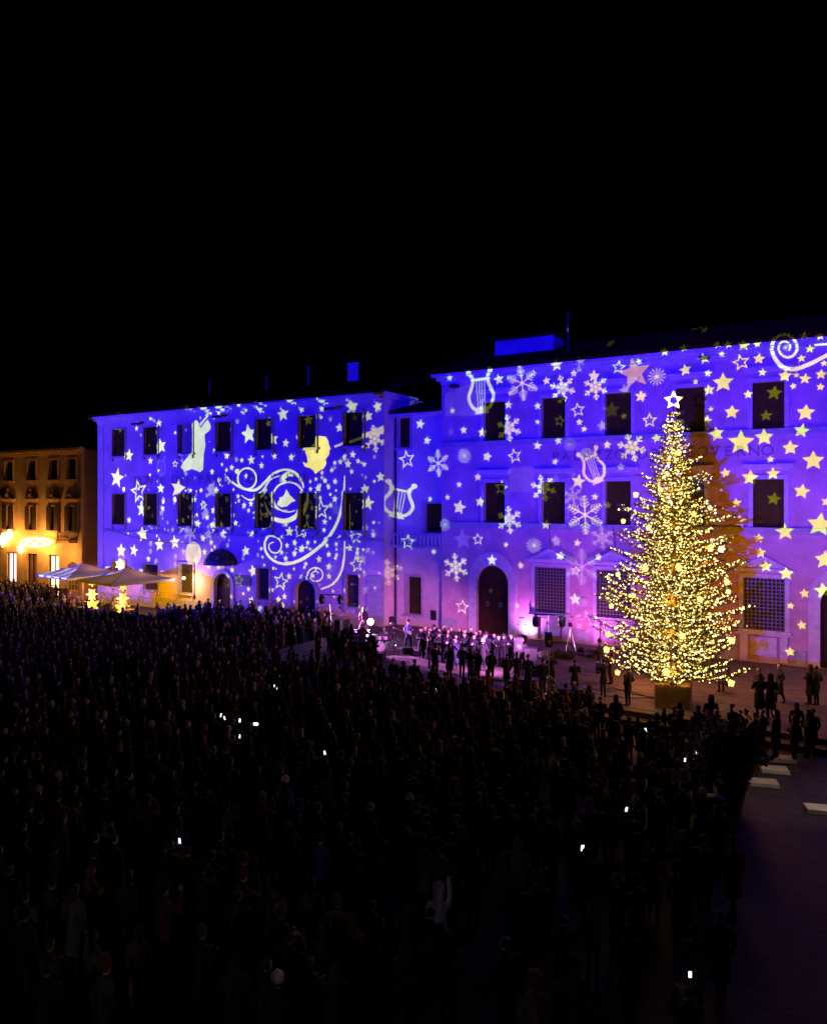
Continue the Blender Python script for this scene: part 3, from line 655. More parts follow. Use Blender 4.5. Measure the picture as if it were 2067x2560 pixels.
conv(1500, 750, 3.0617, [(S,500,398,36),(S,648,365,36),(S,905,340,34),(S,988,340,32),(S,1105,345,46),(S,1208,338,32),(S,932,415,27),(S,1213,450,44),(S,650,535,48),(S,795,450,46),(S,825,560,30),(S,728,625,25),
 (S,938,632,80,0),(S,830,690,46),(S,845,835,24),(S,1005,858,58,-5),(S,815,920,40),(S,890,1025,58,10),(S,1075,1090,100,-2),(S,1253,1050,70,0),(S,1540,1000,58,-12),(S,1570,862,68,-4),(S,1325,712,60,-8),(S,1263,885,46,0),
 (S,1130,722,38),(S,1240,555,34),(S,1412,580,50),(S,1498,575,25),(S,1565,603,46),(S,1687,570,42),(S,1475,660,28),(S,1683,665,32),(S,1605,375,36),(S,1537,447,34),(S,1710,485,27),(S,1690,278,32),(S,1570,270,34),
 (S,1452,1132,60),(S,1628,1230,80,0),(S,1300,1220,30),(S,1320,1330,52),(S,1145,1360,62),(S,1540,1465,60,-10),(S,1322,1522,54),(S,957,1325,42),(S,915,1470,46),(S,1040,1555,42),(S,1062,1690,50),(S,1412,1775,70,4),
 (S,1680,1720,94,-6),(S,1210,1825,38),(S,1225,1930,36),(S,1700,1985,42),(S,310,735,44),(S,1730,1545,42),(S,430,1060,38),(S,160,1275,34,0,DIM),(S,465,1205,40),(O,1075,478,68,10)], SR)
conv(1400, 1350, 2.6027, [(S,110,18,27),(S,250,115,24),(S,12,105,24),(S,1300,85,36),(S,1337,172,42),(S,1470,220,46),(S,1587,348,34),(S,1497,428,24),(S,1570,555,32),(S,1495,728,32),(S,1265,683,24),(S,1720,130,64),(S,1710,330,54),
 (O,100,200,36),(S,95,385,42),(Fn,140,175,118,0,DIM),(H_,170,530,72,5,(.25,.22,.7)),(B,490,385,42)], SR)
conv(750, 1350, 2.48, [(S,1190,125,38,0),(S,1367,158,26),(S,1275,30,20),(S,1610,100,30),(S,1590,15,32,0,DIM),(D,1345,408,12),(S,1180,315,18),(O,1005,415,52),(H_,965,170,84,6)], SR)
conv(500, 900, 2.6708, [(S,1470,428,40),(S,1515,538,32),(S,1535,930,22),(S,1560,1280,22),(S,830*0+1340,1390,24,0,DIM),(O,1380,665,68,8),(O,1390,1215,60),(Fn,1590,690,90,3),('M',1330,935,245,-10),(H_,1262,1420,84,4,(.6,.55,.6)),(Fn,1430,260,64,2,DIM)], SR, 0.45)
cx, cy_ = 1500+1425/3.0617, 750+365/3.0617
SR.ribbon([(cx+(r/3.06)*math.cos(a), cy_+(r/3.06)*math.sin(a)*1.05) for r, a in [(108-i*3.1, R(180)+i*R(22)) for i in range(28)]], [9, 7, 5, 4], k=2)
SR.ribbon([(1500+x/3.0617, 750+y/3.0617) for x, y in ((1312, 370), (1332, 440), (1390, 508), (1480, 530), (1600, 490), (1736, 420), (1850, 360))], [9, 11, 10, 8])
SR.ribbon([(1500+x/3.0617, 750+y/3.0617) for x, y in ((1640, 345), (1700, 340), (1850, 330))], [4, 7])
SR.put('B', cx, cy_, 9)
for i in range(60):                                # the show goes on to the right, out of frame
    p = (random.uniform(2075, 2600), random.uniform(700, 1600)); SR.put(random.choice('SSSOSH'), p[0], p[1], random.uniform(8, 24), random.uniform(-15, 15))
for i in range(16):
    SR.put('S', random.uniform(1130, 2060), random.uniform(790, 860), random.uniform(7, 12), random.uniform(-15, 15))
for a in ([(1112, 985), (1170, 960), (1215, 1010), (1205, 1040), (1112, 1040)], [(1270, 1170), (1335, 1165), (1330, 1230), (1275, 1230)]): SR.poly(a, (.035, .03, 1.0))
# --- left show
SL = Slide(PROJ_L, YL)
conv(0, 1000, 2.8933, [(S,852,222,22),(S,990,205,22),(S,1152,170,32),(S,1165,335,60),(S,935,400,50),(S,1090,440,30),(S,848,565,78),(S,1165,640,42),(S,1290,640,76),(S,1380,655,20),(S,1455,653,20),(S,1540,650,56,0,DIM),(S,1565,655,28),
 (S,1030,790,62),(S,935,868,26),(S,1178,785,26),(S,1170,815,28,0,DIM),(S,1355,780,32,0,DIM),(S,1545,800,30),(S,1485,830,44,0,DIM),(S,1500,848,26),(S,1433,893,34),(S,1540,905,32),(S,1300,872,24),(S,1250,940,26,0,DIM),(S,1035,970,62),
 (S,1155,1045,54),(S,1265,1030,56),(S,970,1088,48),(S,878,1090,54),(S,1620,968,34),(S,1515,975,42,0,DIM),(S,1470,1000,28),(S,1530,1030,22),(S,1535,520,24),(S,1640,405,28),(S,1555,362,22),(S,1660,225,38),(S,1705,890,24),(S,1075,1150,28),
 (S,1420,1150,32),(S,1650,1280,30),(S,1640,50,42),(S,1520,50,32),(S,1410,720,26),(S,1590,1140,40),(S,1270,1190,28,0,DIM),(S,1325,1095,26,0,DIM),(S,1510,1200,26),(S,1680,1230,24),(S,1480,1100,28),
 (O,1005,660,94),(O,1268,462,32),(O,1475,765,38),(Ly,1168,480,150,0,FAINT),(H_,1375,965,64,0,DIM)], SL)
SL.poly([(484+20*math.cos(a*PI/8), 1384+30*math.sin(a*PI/8)) for a in range(16)], (.45, .5, .62))
conv(500, 900, 2.6708, [(S,905,1000,52,0,FAINT),(S,870,1390,62,0,FAINT),(S,75,870,52,0,DIM),(S,30,1035,36,0,DIM),(S,55,1160,32,0,DIM),
 (S,555,362,54,6),(S,412,328,36),(S,292,350,18),(S,325,495,70,8),(S,490,530,46),(S,573,555,32),(S,432,428,28),(S,697,405,42),(S,657,515,20),(S,932,452,36),(S,1017,310,60),(S,1125,375,38),(S,1185,310,42),(S,810,383,17),
 (S,850,270,38),(S,660,265,36),(S,460,265,20),(S,180,310,30),(S,610,650,30),(S,498,643,26),(S,343,668,36),(S,280,670,22),(S,412,705,26),(S,182,637,24),(S,100,602,22),(S,213,718,24),(S,178,735,18),(S,243,742,20),(S,148,697,15),
 (S,1205,780,38),(S,1100,860,36),(S,1122,955,56),(S,1020,632,28),(S,970,640,16),(S,1055,675,22),(S,988,695,32),(S,1097,697,22),(S,937,680,24),(S,900,687,20),(S,1012,745,22),(S,880,735,22),(S,815,752,20),(S,775,795,18),(S,737,812,15),
 (S,835,805,24),(S,902,812,24),(S,790,857,30),(S,738,862,20),(S,858,850,20),(S,908,872,13),(S,870,897,16),(S,745,910,24),(S,802,920,20),(S,900,928,28),(S,873,970,22),(S,720,990,22),(S,690,1045,22),(S,868,1055,17),(S,833,1080,26),
 (S,752,1085,20),(S,828,1135,20),(S,598,1145,38),(S,555,1180,18),(S,632,1220,26),(S,582,1238,22),(S,720,1220,22),(S,768,1215,15),(S,682,1258,30),(S,632,1290,24),(S,735,1262,15),(S,545,1285,22),(S,505,1315,17),(S,573,1325,24),
 (S,795,1330,28),(S,860,1298,24),(S,912,1302,17),(S,910,1230,20),(S,933,1180,15),(S,860,1380,28),(S,862,1445,24),(S,307,1275,38),(S,352,1160,28),(S,160,1160,30),(S,410,1260,18),(S,418,1315,15),(S,445,1118,22),(S,240,1090,22),(S,85,1105,26),
 (S,20,1190,26),(S,75,1220,22),(S,90,1000,20),(S,355,1410,46),(S,430,1370,15),(S,490,1390,17),(S,595,1445,28),(S,628,1395,15),(S,697,1385,17),(S,480,1535,22),(S,325,1530,20),(S,290,1560,15),(S,345,1605,30),(S,405,1660,24),(S,270,1645,32),
 (S,565,1580,24),(S,525,1600,28),(S,550,1640,30),(S,215,1580,22),(S,190,1450,22),(S,212,1400,17),(S,58,1375,24),(S,1110,1535,36,0,DIM),(S,1100,1435,22,0,DIM),(S,1085,1325,38,0,DIM),(S,1120,1270,28,0,DIM),(S,1160,1165,30,0,DIM),
 (S,1110,1120,26,0,DIM),(S,1000,1255,28),(S,1050,1290,22),(S,125,1380,26),(S,295,970,24),(S,340,960,24),(S,255,910,20),(S,260,940,17),(S,225,865,13),(S,325,1005,20),(S,388,970,18),(S,420,1035,26),(S,445,960,15),(S,415,920,15),
 (S,80,745,20),(S,110,870,26),(S,10,870,15),(S,310,775,24),(O,810,1000,76,4),(O,685,1135,68,-5),(O,540,1480,70),(O,1045,1365,62),(O,375,1035,42),(O,265,1470,46),(O,1040,1180,54),(O,22,965,30),(H_,1165,525,88,8,(.6,.65,.7))], SL)
c2 = lambda L: [(500+x/2.6708, 900+y/2.6708) for x, y in L]
SL.ribbon(c2([(165, 760), (215, 815), (290, 858), (370, 868), (430, 820), (490, 760), (570, 732), (640, 758), (680, 810), (692, 855)]), [3, 7, 9, 8, 7, 9, 4])
SL.ribbon(c2([(315+62*math.cos(a), 792+70*math.sin(a)) for a in [R(120)+i*R(30) for i in range(13)]]), 5.5, k=3)
SL.ribbon(c2([(275, 902), (330, 935), (385, 915), (430, 860), (470, 800), (540, 770)]), [2, 6, 7, 5, 2])
SL.ribbon(c2([(590+102*math.cos(a), 915+100*math.sin(a)) for a in [R(40)-i*R(24) for i in range(15)]]), [7, 5.5, 6, 3], k=3)
SL.ribbon(c2([(408, 950), (430, 1010), (490, 1058), (570, 1075), (645, 1040), (685, 970), (692, 890)]), [3, 8, 14, 16, 10, 5])
SL.ribbon(c2([(440, 860), (448, 915), (480, 965), (530, 1000), (585, 1003)]), [7, 5, 4, 2])
SL.poly(c2([(520, 945), (560, 905), (578, 862), (598, 900), (640, 940), (610, 950), (585, 975), (545, 985), (515, 965)]))
SL.poly(c2([(535, 820), (545, 770), (590, 740), (640, 780), (600, 775), (560, 800)]))
SL.ribbon(c2([(966, 770), (962, 860), (950, 960), (918, 1080), (850, 1195), (760, 1278), (665, 1338), (570, 1362), (490, 1338), (440, 1280), (434, 1220), (455, 1182), (495, 1176), (532, 1200), (545, 1240), (525, 1282), (487, 1286), (462, 1260), (465, 1228), (495, 1215)]), [3, 8, 10, 11, 8, 7, 6, 5, 5, 4, 3])
SL.ribbon(c2([(945, 990), (905, 1100), (835, 1200), (745, 1290), (650, 1342), (565, 1350)]), [1.5, 3, 3, 2])
SL.ribbon(c2([(966, 1208), (962, 1320), (940, 1420), (888, 1495), (808, 1530)]), [3, 7, 7, 4])
SL.ribbon(c2([(775+(60-i*2)*math.cos(R(150)+i*R(28)), 1438+(60-i*2)*math.sin(R(150)+i*R(28))) for i in range(20)]), [5, 4, 4, 3], k=2)
SL.ribbon(c2([(970, 960), (972, 1050), (970, 1140)]), 2.5)
SL.poly(c2([(735, 560), (770, 515), (800, 507), (840, 512), (858, 540), (862, 570), (872, 592), (862, 605), (865, 625), (850, 650), (838, 662), (845, 690), (830, 720), (790, 745), (770, 762), (755, 735), (730, 720), (700, 712), (685, 680), (705, 690), (720, 683), (715, 650), (702, 610), (715, 580)]), (.85, .98, .35))
SL.poly(c2([(895, 572), (1060, 508), (1225, 436), (1232, 482), (1080, 524), (900, 586)]), (.5, .55, .75))
c3 = lambda L: [(220+x/5.106, 1000+y/5.106) for x, y in L]
SL.poly(c3([(1375, 252), (1412, 280), (1420, 325), (1440, 352), (1500, 280), (1530, 250), (1560, 300), (1570, 360), (1545, 400), (1490, 440), (1495, 510), (1503, 580), (1480, 690), (1470, 890), (1430, 925), (1400, 905), (1330, 880), (1240, 912), (1185, 860), (1220, 790), (1300, 700), (1345, 680), (1350, 560), (1350, 400), (1345, 300)]), (.42, .62, .62))
SL.poly(c3([(1420, 310), (1500, 220), (1560, 130), (1530, 70), (1625, 60), (1612, 112), (1545, 200), (1440, 330)]), (.42, .62, .62))
for i in range(150):                               # fine sparkle between the angel and the swirl
    a, b = random.gauss(490, 85), random.gauss(1270, 100)
    if 290 < a < 700 and 1030 < b < 1500: SL.put('D' if random.random() < .65 else 'S', a, b, random.uniform(2.5, 6.5), random.uniform(-20, 20), random.choice((WHITE, DIM, DIM)))
for i in range(90):
    a, b = random.uniform(690, 950), random.uniform(1130, 1540)
    SL.put('S', a, b, random.uniform(4, 8), random.uniform(-20, 20), random.choice((WHITE, WHITE, DIM)))
for i in range(30):
    SL.put('S', random.uniform(270, 950), random.uniform(1000, 1060), random.uniform(5, 11), random.uniform(-20, 20), random.choice((WHITE, DIM)))
def projector(P, sl, box, base, power, label):
    d = 0.4; t = thing('slide_projector', label, 'projector', (P.x, P.y, ZG))
    so, k = sl.build(t, box, base, d)
    xa, xb, za, zb = (P.x+(box[0]-P.x)*k, P.x+(box[1]-P.x)*k, P.z+(box[2]-P.z)*k, P.z+(box[3]-P.z)*k)
    y0, y1 = P.y-0.25, P.y+d+0.003
    xa, xb, za, zb = min(xa, P.x-0.12), max(xb, P.x+0.12), min(za, P.z-0.12), max(zb, P.z+0.12)
    fa = (P.x+(box[0]-P.x)*k, P.x+(box[1]-P.x)*k, P.z+(box[2]-P.z)*k, P.z+(box[3]-P.z)*k)
    q = G(); e = 0.03
    gx0, gx1, gz0, gz1 = xa-.03, xb+.03, za-.03, zb+.03
    q.box(gx0-e, gx1+e, y0-e, y0, gz0-e, gz1+e); q.box(gx0-e, gx0, y0, y1, gz0-e, gz1+e); q.box(gx1, gx1+e, y0, y1, gz0-e, gz1+e); q.box(gx0, gx1, y0, y1, gz1, gz1+e); q.box(gx0, gx1, y0, y1, gz0-e, gz0)
    q.build('housing', M_black, t)
    fa = tuple(c0+(v-c0)*(d-.004)/d for v, c0 in zip(fa, (P.x, P.x, P.z, P.z)))
    xa, xb, za, zb = min(xa, fa[0]-.02), max(xb, fa[1]+.02), min(za, fa[2]-.02), max(zb, fa[3]+.02)
    q = G(); q.ring(rect(gx0-e, gx1+e, gz0-e, gz1+e), rect(*fa), P.y+d-.014, P.y+d-.004); q.build('slide_frame', M_black, t)
    q = G(); q.tube([(P.x, P.y, za-e), (P.x, P.y, ZG)], 0.08, 10)
    for a in range(3): q.tube([(P.x, P.y, 1.2), (P.x+1.0*math.cos(a*2.1), P.y+1.0*math.sin(a*2.1), ZG)], 0.04, 6)
    q.build('stand', M_steel, t)
    lamp('projector_lamp', 'SPOT', P, power, (1, 1, 1), t, (P.x+(box[0]+box[1])/2-P.x, sl.plane, (box[2]+box[3])/2), 130, 0.0, 0.00012)
SR.grad = (0.5, 10.5, 0.22, -20, 0, (.022, .003, -.1)); SL.grad = (-0.5, 4.0, 0.55, -40, -63, (.03, .014, -.25))  # the tints put warm side light into the slide's blue ground
tz = np.linspace(1.0, 13.6, 60); tr_ = [float(np.interp(z, [1, 3, 5.5, 7.8, 9.2, 10.2, 11.4, 12.6, 13.6], [2.8, 2.8, 2.5, 2.05, 1.5, 1.05, .6, .3, .1])) for z in tz]
jag = lambda r: r*random.uniform(.62, 1.04)
SR.masks.append([SR.to(Vector((-7.83+jag(r), -11.6, z))) for z, r in zip(tz, tr_)]+[SR.to(Vector((-7.83-jag(r), -11.6, z))) for z, r in list(zip(tz, tr_))[::-1]])  # keeps blue off the tree; the jagged edge draws its shadow on the wall
SL.masks.append([SL.to(fac(x, y, YL)) for x, y in ((395, 1446), (440, 1436), (480, 1420), (562, 1458), (530, 1470), (530, 1560), (380, 1560))])  # parasol shadow on the cafe wall, blackened into the slide
for cx_, cy_2 in ((-53.6, -5.2), (-60.2, -4.6)):
    for k_ in range(4):
        xa_ = cx_-2.7+k_*1.4; SL.shapes.append(([SL.to(Vector(v)) for v in ((xa_, cy_2-2.7, 2.5), (xa_+1.0, cy_2-2.7, 2.5), (xa_+1.1, cy_2-1.2, 3.2), (xa_+.3, cy_2-1.2, 3.2))], (.4, .45, .85)))
projector(PROJ_R, SR, (PROJ_R.x+(XL1-PROJ_R.x)*(0-PROJ_R.y)/(YL-PROJ_R.y)+.02, 8.9, 0.35, 22.0), (0.004, 0.0008, 1.0), P_RIGHT, 'slide projector on a tall stand across the square, facing the rose palace')
projector(PROJ_L, SL, (XL0-0.2, XL1+0.05, -0.2, 20.5), (0.006, 0.0008, 0.95), P_LEFT, 'slide projector on a stand at the left side of the square, facing the cream palace')

# ---------------------------------------------------------------- the fir tree
TX, TY = -7.83, -11.6
fir = thing('fir_tree', 'tall fir tree wrapped in warm string lights, standing in a wooden box', 'tree', (TX, TY, 0))
prof_z = [0.9, 1.6, 3, 5.5, 7.8, 9.2, 10.2, 11.4, 12.4, 13.3]; prof_r = [2.5, 3.15, 3.25, 2.95, 2.5, 1.9, 1.4, .85, .5, .12]
g = G(); g.tube([(TX, TY, 0.1), (TX+.02, TY, 4), (TX, TY+.03, 8), (TX, TY, 13.2)], [.2, .16, .09, .02], 8); g.build('trunk', M_bark, fir, True)
br = G(); NV = []; bulbs = []; tips = []
z = 1.35
ga = 0
while z < 13.2:
    rad = float(np.interp(z, prof_z, prof_r)); n = 8 if z < 9 else (7 if z < 11.5 else 5)
    for k in range(n):
        ga += 2.39996+random.uniform(-.25, .25); L = rad*random.uniform(0.62, 1.08)*(.9+.16*math.sin(z*4.6)); dz = random.uniform(-.12, .12)
        if random.random() < .14: L = rad*random.uniform(1.02, 1.13)
        pts = []; sag = random.uniform(.25, .5)
        for t in (0, .25, .5, .75, 1):
            rr = L*t; pts.append(Vector((TX+rr*math.cos(ga), TY+rr*math.sin(ga), z+dz-sag*L*(t*0.75)+sag*L*1.15*t*t)))
        br.tube(pts, [.035, .028, .02, .013, .006], 4, False)
        tips.append(pts[-1]); P = [np.array(p) for p in pts]
        def at(t): i = min(int(t*4), 3); f = t*4-i; return P[i]*(1-f)+P[i+1]*f
        d = P[-1]-P[0]; d /= np.linalg.norm(d); sd = np.cross(d, (0, 0, 1)); sd /= np.linalg.norm(sd)+1e-9
        m = max(4, int(L*7.5))
        for j in range(m):
            t = .14+.86*(j+random.random())/m; b = at(min(t, 1)); tl = (0.2+0.55*L/3*(1-.55*t))*random.uniform(.7, 1.25)
            for s in (-1, 1):
                dd = sd*s*.85+d*.65+np.array((0, 0, random.uniform(-.25, .2))); dd /= np.linalg.norm(dd); NV.append((b, b+dd*tl))
                if random.random() < .36: bulbs.append(b+dd*tl*random.random()+rng.normal(0, .03, 3))
            NV.append((b, b+d*.25+np.array((0, 0, random.uniform(-.05, .1)))))
            for _k in range(2 if random.random() < .3 else 1): bulbs.append(at(min(1, t+random.uniform(-.05, .05)))+np.array((0, 0, .05))+rng.normal(0, .025, 3))
    z += 0.3 if z < 9 else .26
br.build('branches', M_bark, fir)['kind'] = 'stuff'
# needles: thin blades all along every twig
A = np.array([a for a, b in NV]); Bv = np.array([b for a, b in NV]); K = 22
t = rng.random((len(A), K, 1)); base = A[:, None]+(Bv-A)[:, None]*t; dirn = (Bv-A)/np.linalg.norm(Bv-A, axis=1, keepdims=True)
rv = rng.normal(size=(len(A), K, 3)); rv /= np.linalg.norm(rv, axis=2, keepdims=True)
nd = dirn[:, None]*.7+rv*.8; nd /= np.linalg.norm(nd, axis=2, keepdims=True); ln = rng.uniform(.06, .12, (len(A), K, 1))
sdv = np.cross(nd, rng.normal(size=(len(A), K, 3))); sdv /= np.linalg.norm(sdv, axis=2, keepdims=True)
V = np.stack([base-sdv*.009, base+sdv*.009, base+nd*ln], 2).reshape(-1, 3)
me = bpy.data.meshes.new('crown'); me.vertices.add(len(V)); me.vertices.foreach_set('co', V.astype(np.float32).ravel())
nf = len(V)//3; me.loops.add(nf*3); me.loops.foreach_set('vertex_index', np.arange(nf*3, dtype=np.int32)); me.polygons.add(nf)
me.polygons.foreach_set('loop_start', np.arange(0, nf*3, 3, dtype=np.int32)); me.update(calc_edges=True); me.materials.append(M_needle)
o = bpy.data.objects.new('crown', me); C.objects.link(o); o.parent = fir; o.location = -fir.location; o['kind'] = 'stuff'
def many(name, pts, rad, m, parent, kind='stuff'):
    ico = np.array([(1, 0, 0), (-1, 0, 0), (0, 1, 0), (0, -1, 0), (0, 0, 1), (0, 0, -1)], float)
    fs = np.array([(0, 2, 4), (2, 1, 4), (1, 3, 4), (3, 0, 4), (2, 0, 5), (1, 2, 5), (3, 1, 5), (0, 3, 5)])
    P = np.array(pts); rr = np.array(rad)[:, None, None]; V = (P[:, None]+ico[None]*rr).reshape(-1, 3)
    Fc = (fs[None]+(np.arange(len(P))*6)[:, None, None]).reshape(-1, 3)
    me = bpy.data.meshes.new(name); me.from_pydata(V.tolist(), [], Fc.tolist()); me.materials.append(m)
    o = bpy.data.objects.new(name, me); C.objects.link(o); o.parent = parent; o.location = -parent.location; o['kind'] = kind; return o
for i in range(420):                               # column of lights around the trunk
    zz = random.uniform(1.0, 13.2); a = random.uniform(0, 2*PI); r = .2+random.random()*.35*np.interp(zz, [1, 13], [1, .3]); bulbs.append(np.array((TX+r*math.cos(a), TY+r*math.sin(a), zz)))
random.shuffle(bulbs); nb = len(bulbs); cut = int(nb*.7)
many('string_lights', bulbs[:cut], rng.uniform(.022, .038, cut), M_bulb, fir)
many('bright_string_lights', bulbs[cut:], rng.uniform(.03, .05, nb-cut), M_bulb2, fir)
box = G(); hw = .72
for s in range(4):
    Mx = Matrix.Translation((TX, TY, 0)) @ Matrix.Rotation(s*PI/2+R(8), 4, 'Z')
    for k in range(9):
        x0 = -hw+k*2*hw/9; q = G(); q.box(x0+.008, x0+2*hw/9-.008, -hw-.03, -hw, .02, 1.02+random.uniform(-.02, .02), Mx); q.build('plank', M_wood, fir)
q = G(); q.box(-hw+.01, hw-.01, -hw+.01, hw-.01, 0.012, .9, Matrix.Translation((TX, TY, 0)) @ Matrix.Rotation(R(8), 4, 'Z')); q.build('planter_box', M_wood, fir)
# star on the tip: five lit kite arms round an open centre
tp = thing('tree_topper', 'bright open five-pointed star on the tip of the fir tree', 'star', (TX, TY, 13.35))
a, b = star(.42, .48), star(.17, .6)
g = G()
for i in range(10): j = (i+1) % 10; 
Mz = Matrix.Translation((TX, TY, 13.75)) @ Matrix.Rotation(TH*.9, 4, 'Z')
for i in range(0, 10, 2):
    g.prism([a[i], a[i-1], b[i], a[(i+1) % 10]], -.05, .05, Mz)
g.build('star_arms', M_bulb2, tp)
q = G(); q.tube([(TX, TY, 13.2), (TX, TY, 13.5)], .03, 6); q.build('stem', M_iron, tp)
# big lit ornaments near the branch ends
orn_px = [(1585, 1237), (1557, 1303), (1635, 1318), (1740, 1285), (1655, 1225), (1632, 1415), (1713, 1413), (1558, 1432), (1540, 1510), (1605, 1480), (1763, 1490), (1850, 1455), (1862, 1480), (1615, 1585), (1725, 1575), (1832, 1598), (1535, 1578), (1528, 1617), (1563, 1668), (1830, 1703), (1780, 1370), (1870, 1375), (1815, 1270), (1690, 1660), (1690, 1130), (1667, 1185)]
for zz in (1.6, 3.2, 4.8, 6.4, 8, 9.6, 11.2): lamp('trunk_string_lamp', 'POINT', (TX-.1, TY-.45*(1-zz/14)-.1, zz), 105*(1-zz/16), (1.0, .52, .05), radius=.2)
proto = None
for i, (px, py) in enumerate(orn_px):
    r = ray(px, py); tt = ((TY-1.2)-CAM.y)/r.y; c = CAM+r*tt
    zr = float(np.interp(c.z, prof_z, prof_r)); dx = max(-.86*zr, min(.86*zr, c.x-TX)); c.x = TX+dx; dep = max(0, zr*zr-dx*dx)**.5
    c.y = TY-dep*.95
    if proto is None:
        g = G()
        g.ball((0, 0, 0), .09, 6, 4)
        for k in range(22):
            v = rng.normal(size=3); v /= np.linalg.norm(v); v *= rng.uniform(.09, .15); g.ball(tuple(v), random.uniform(.045, .07), 5, 3)
        q = g.build('glowing_ornament', mat('ornament_glow', (.3, .2, .05), .4, emit=(1.0, .70, .2), estr=1.7)); proto = q
    else: q = proto.copy(); C.objects.link(q)
    q.location = c; q.rotation_euler = (0, 0, random.uniform(0, 3)); q.scale = (random.uniform(.6, .9),)*3
    tag(q, 'glowing flower-shaped light ornament hanging on the fir tree', 'ornament', 'light ornaments on the fir tree')
    if i % 2 == 0:
        lamp('tree_fill_lamp', 'POINT', Vector((TX+(c.x-TX)*1.15, TY+abs(c.y-TY)*1.12+.2, c.z)) if i % 4 else c+Vector((0, -.35, .1)), (230 if i % 4 else 60) if c.z < 8 else 34, (1.0, .30, .02), radius=.15)  # every other one stands behind the tree, added to turn the wall orange

# ---------------------------------------------------------------- people
M_skin = mat('skin', (0.50, 0.32, 0.24), 0.6); M_hair = mat('hair', (0.03, 0.02, 0.015), 0.6)
M_coat = mat('coat', (0.02, 0.02, 0.025), 0.85, objcol=True); M_trou = mat('trousers', (0.015, 0.015, 0.02), 0.9); M_shoe = mat('shoes', (0.01, 0.01, 0.01), 0.6)
M_hatw = mat('hat_wool', (0.5, 0.5, 0.5), 0.95, objcol=True); M_gl = mat('glove', (0.02, 0.02, 0.02), 0.9)
PM = [M_skin, M_hair, M_coat, M_trou, M_shoe]
def figure(name, arms, legs='stand', coat='short', hair='short', faces=1500, female=False, handskin=True):
    """facing +y, feet on z=0, about 1.72 m. returns one closed mesh"""
    P = []                                         # (material, a, b, ra, rb)
    sit = legs == 'sit'
    hz = 0.50 if sit else 0.92
    sh = hz+0.50; sw = 0.175 if female else 0.195
    P += [(2, (0, 0, hz), (0, -.01, hz+.24), .165, .155), (2, (0, -.01, hz+.24), (0, -.01, sh-.08), .16, .165), (2, (-sw+.03, -.015, sh-.05), (sw-.03, -.015, sh-.05), .088, .088), (2, (0, -.01, sh+.01), (0, 0, sh+.06), .085, .075)]
    P += [(2, (-.06, 0, hz), (.06, 0, hz), .135, .135), (2, (-.07, 0, sh-.14), (.07, 0, sh-.14), .12, .12)]
    P += [(0, (0, -.005, sh), (0, .012, sh+.12), .058, .052)]
    hd = sh+.22
    P += [(0, (0, .02, hd-.035), (0, .03, hd-.06), .078, .062), (0, (0, .015, hd+.03), (0, .015, hd+.03), .092, .092), (0, (0, .105, hd-.012), (0, .112, hd-.03), .012, .015)]
    for s in (-1, 1): P.append((0, (s*.085, 0, hd-.01), (s*.088, 0, hd+.02), .016, .018))
    P += [(1, (0, -.018, hd+.045), (0, -.018, hd+.045), .1, .1)]
    if hair == 'long': P += [(1, (0, -.05, hd+.02), (0, -.075, sh-.05), .088, .07), (1, (-.05, -.03, hd), (-.07, -.03, sh), .05, .035), (1, (.05, -.03, hd), (.07, -.03, sh), .05, .035)]
    if hair == 'hood': P += [(2, (0, -.035, hd+.035), (0, -.05, sh+.02), .122, .12)]
    if coat == 'scarf' or hair == 'hood': P += [(2, (0, 0, sh+.03), (0, 0, sh+.06), .085, .075)]
    for s in (-1, 1):
        e, h = arms[0 if s < 0 else 1]
        a = Vector((s*sw, -.01, sh-.045)); e = Vector((s*e[0], e[1], sh+e[2])); h = Vector((s*h[0], h[1], sh+h[2]))
        P += [(2, a, e, .078, .064), (2, e, e+(h-e)*.86, .064, .05), (0 if handskin else 4, e+(h-e)*.86, h, .03, .036)]
    if sit:
        for s in (-1, 1):
            k = (s*.13, .42, .5); P += [(3, (s*.09, .02, .5), k, .085, .065), (3, k, (s*.13, .4, .1), .062, .045), (4, (s*.13, .38, .05), (s*.14, .54, .04), .048, .038)]
    else:
        for s in (-1, 1):
            st_ = {'stand': 0, 'walk': s*.14, 'wide': 0}[legs]; wx = .088 if legs != 'wide' else .17
            k = (s*wx, st_*.6+.02, .49); an = (s*wx, st_-.01-.03*(legs == 'walk'), .1)
            P += [(3, (s*.085, 0, .9), k, .098, .074), (3, k, an, .072, .056), (4, (an[0], an[1]-.02, .045), (an[0]*1.15, an[1]+.17, .035), .045, .036)]
    if not sit:
        if coat == 'long': P += [(2, (-.05, 0, .85), (-.07, 0, .5), .14, .15), (2, (.05, 0, .85), (.07, 0, .5), .14, .15)]
        elif coat == 'gown': P += [(2, (-.05, 0, .85), (-.1, 0, .16), .14, .15), (2, (.05, 0, .85), (.1, 0, .16), .14, .15), (2, (0, .02, .85), (0, .03, .16), .14, .16)]
        else: P += [(2, (-.06, 0, .86), (-.06, 0, .76), .135, .13), (2, (.06, 0, .86), (.06, 0, .76), .135, .13)]
    bm = bmesh.new()
    for m, a, b, ra, rb in P:
        a, b = Vector(a), Vector(b); L = (b-a).length; n = max(1, int(L/(min(ra, rb)*.45)))
        for i in range(n+1):
            t = i/n; r = ra+(rb-ra)*t
            bmesh.ops.create_icosphere(bm, subdivisions=1, radius=r*1.04, matrix=Matrix.Translation(a.lerp(b, t)))
    me = bpy.data.meshes.new(name); bm.to_mesh(me); bm.free()
    ob = bpy.data.objects.new(name, me); C.objects.link(ob)
    md = ob.modifiers.new('r', 'REMESH'); md.mode = 'VOXEL'; md.voxel_size = .017
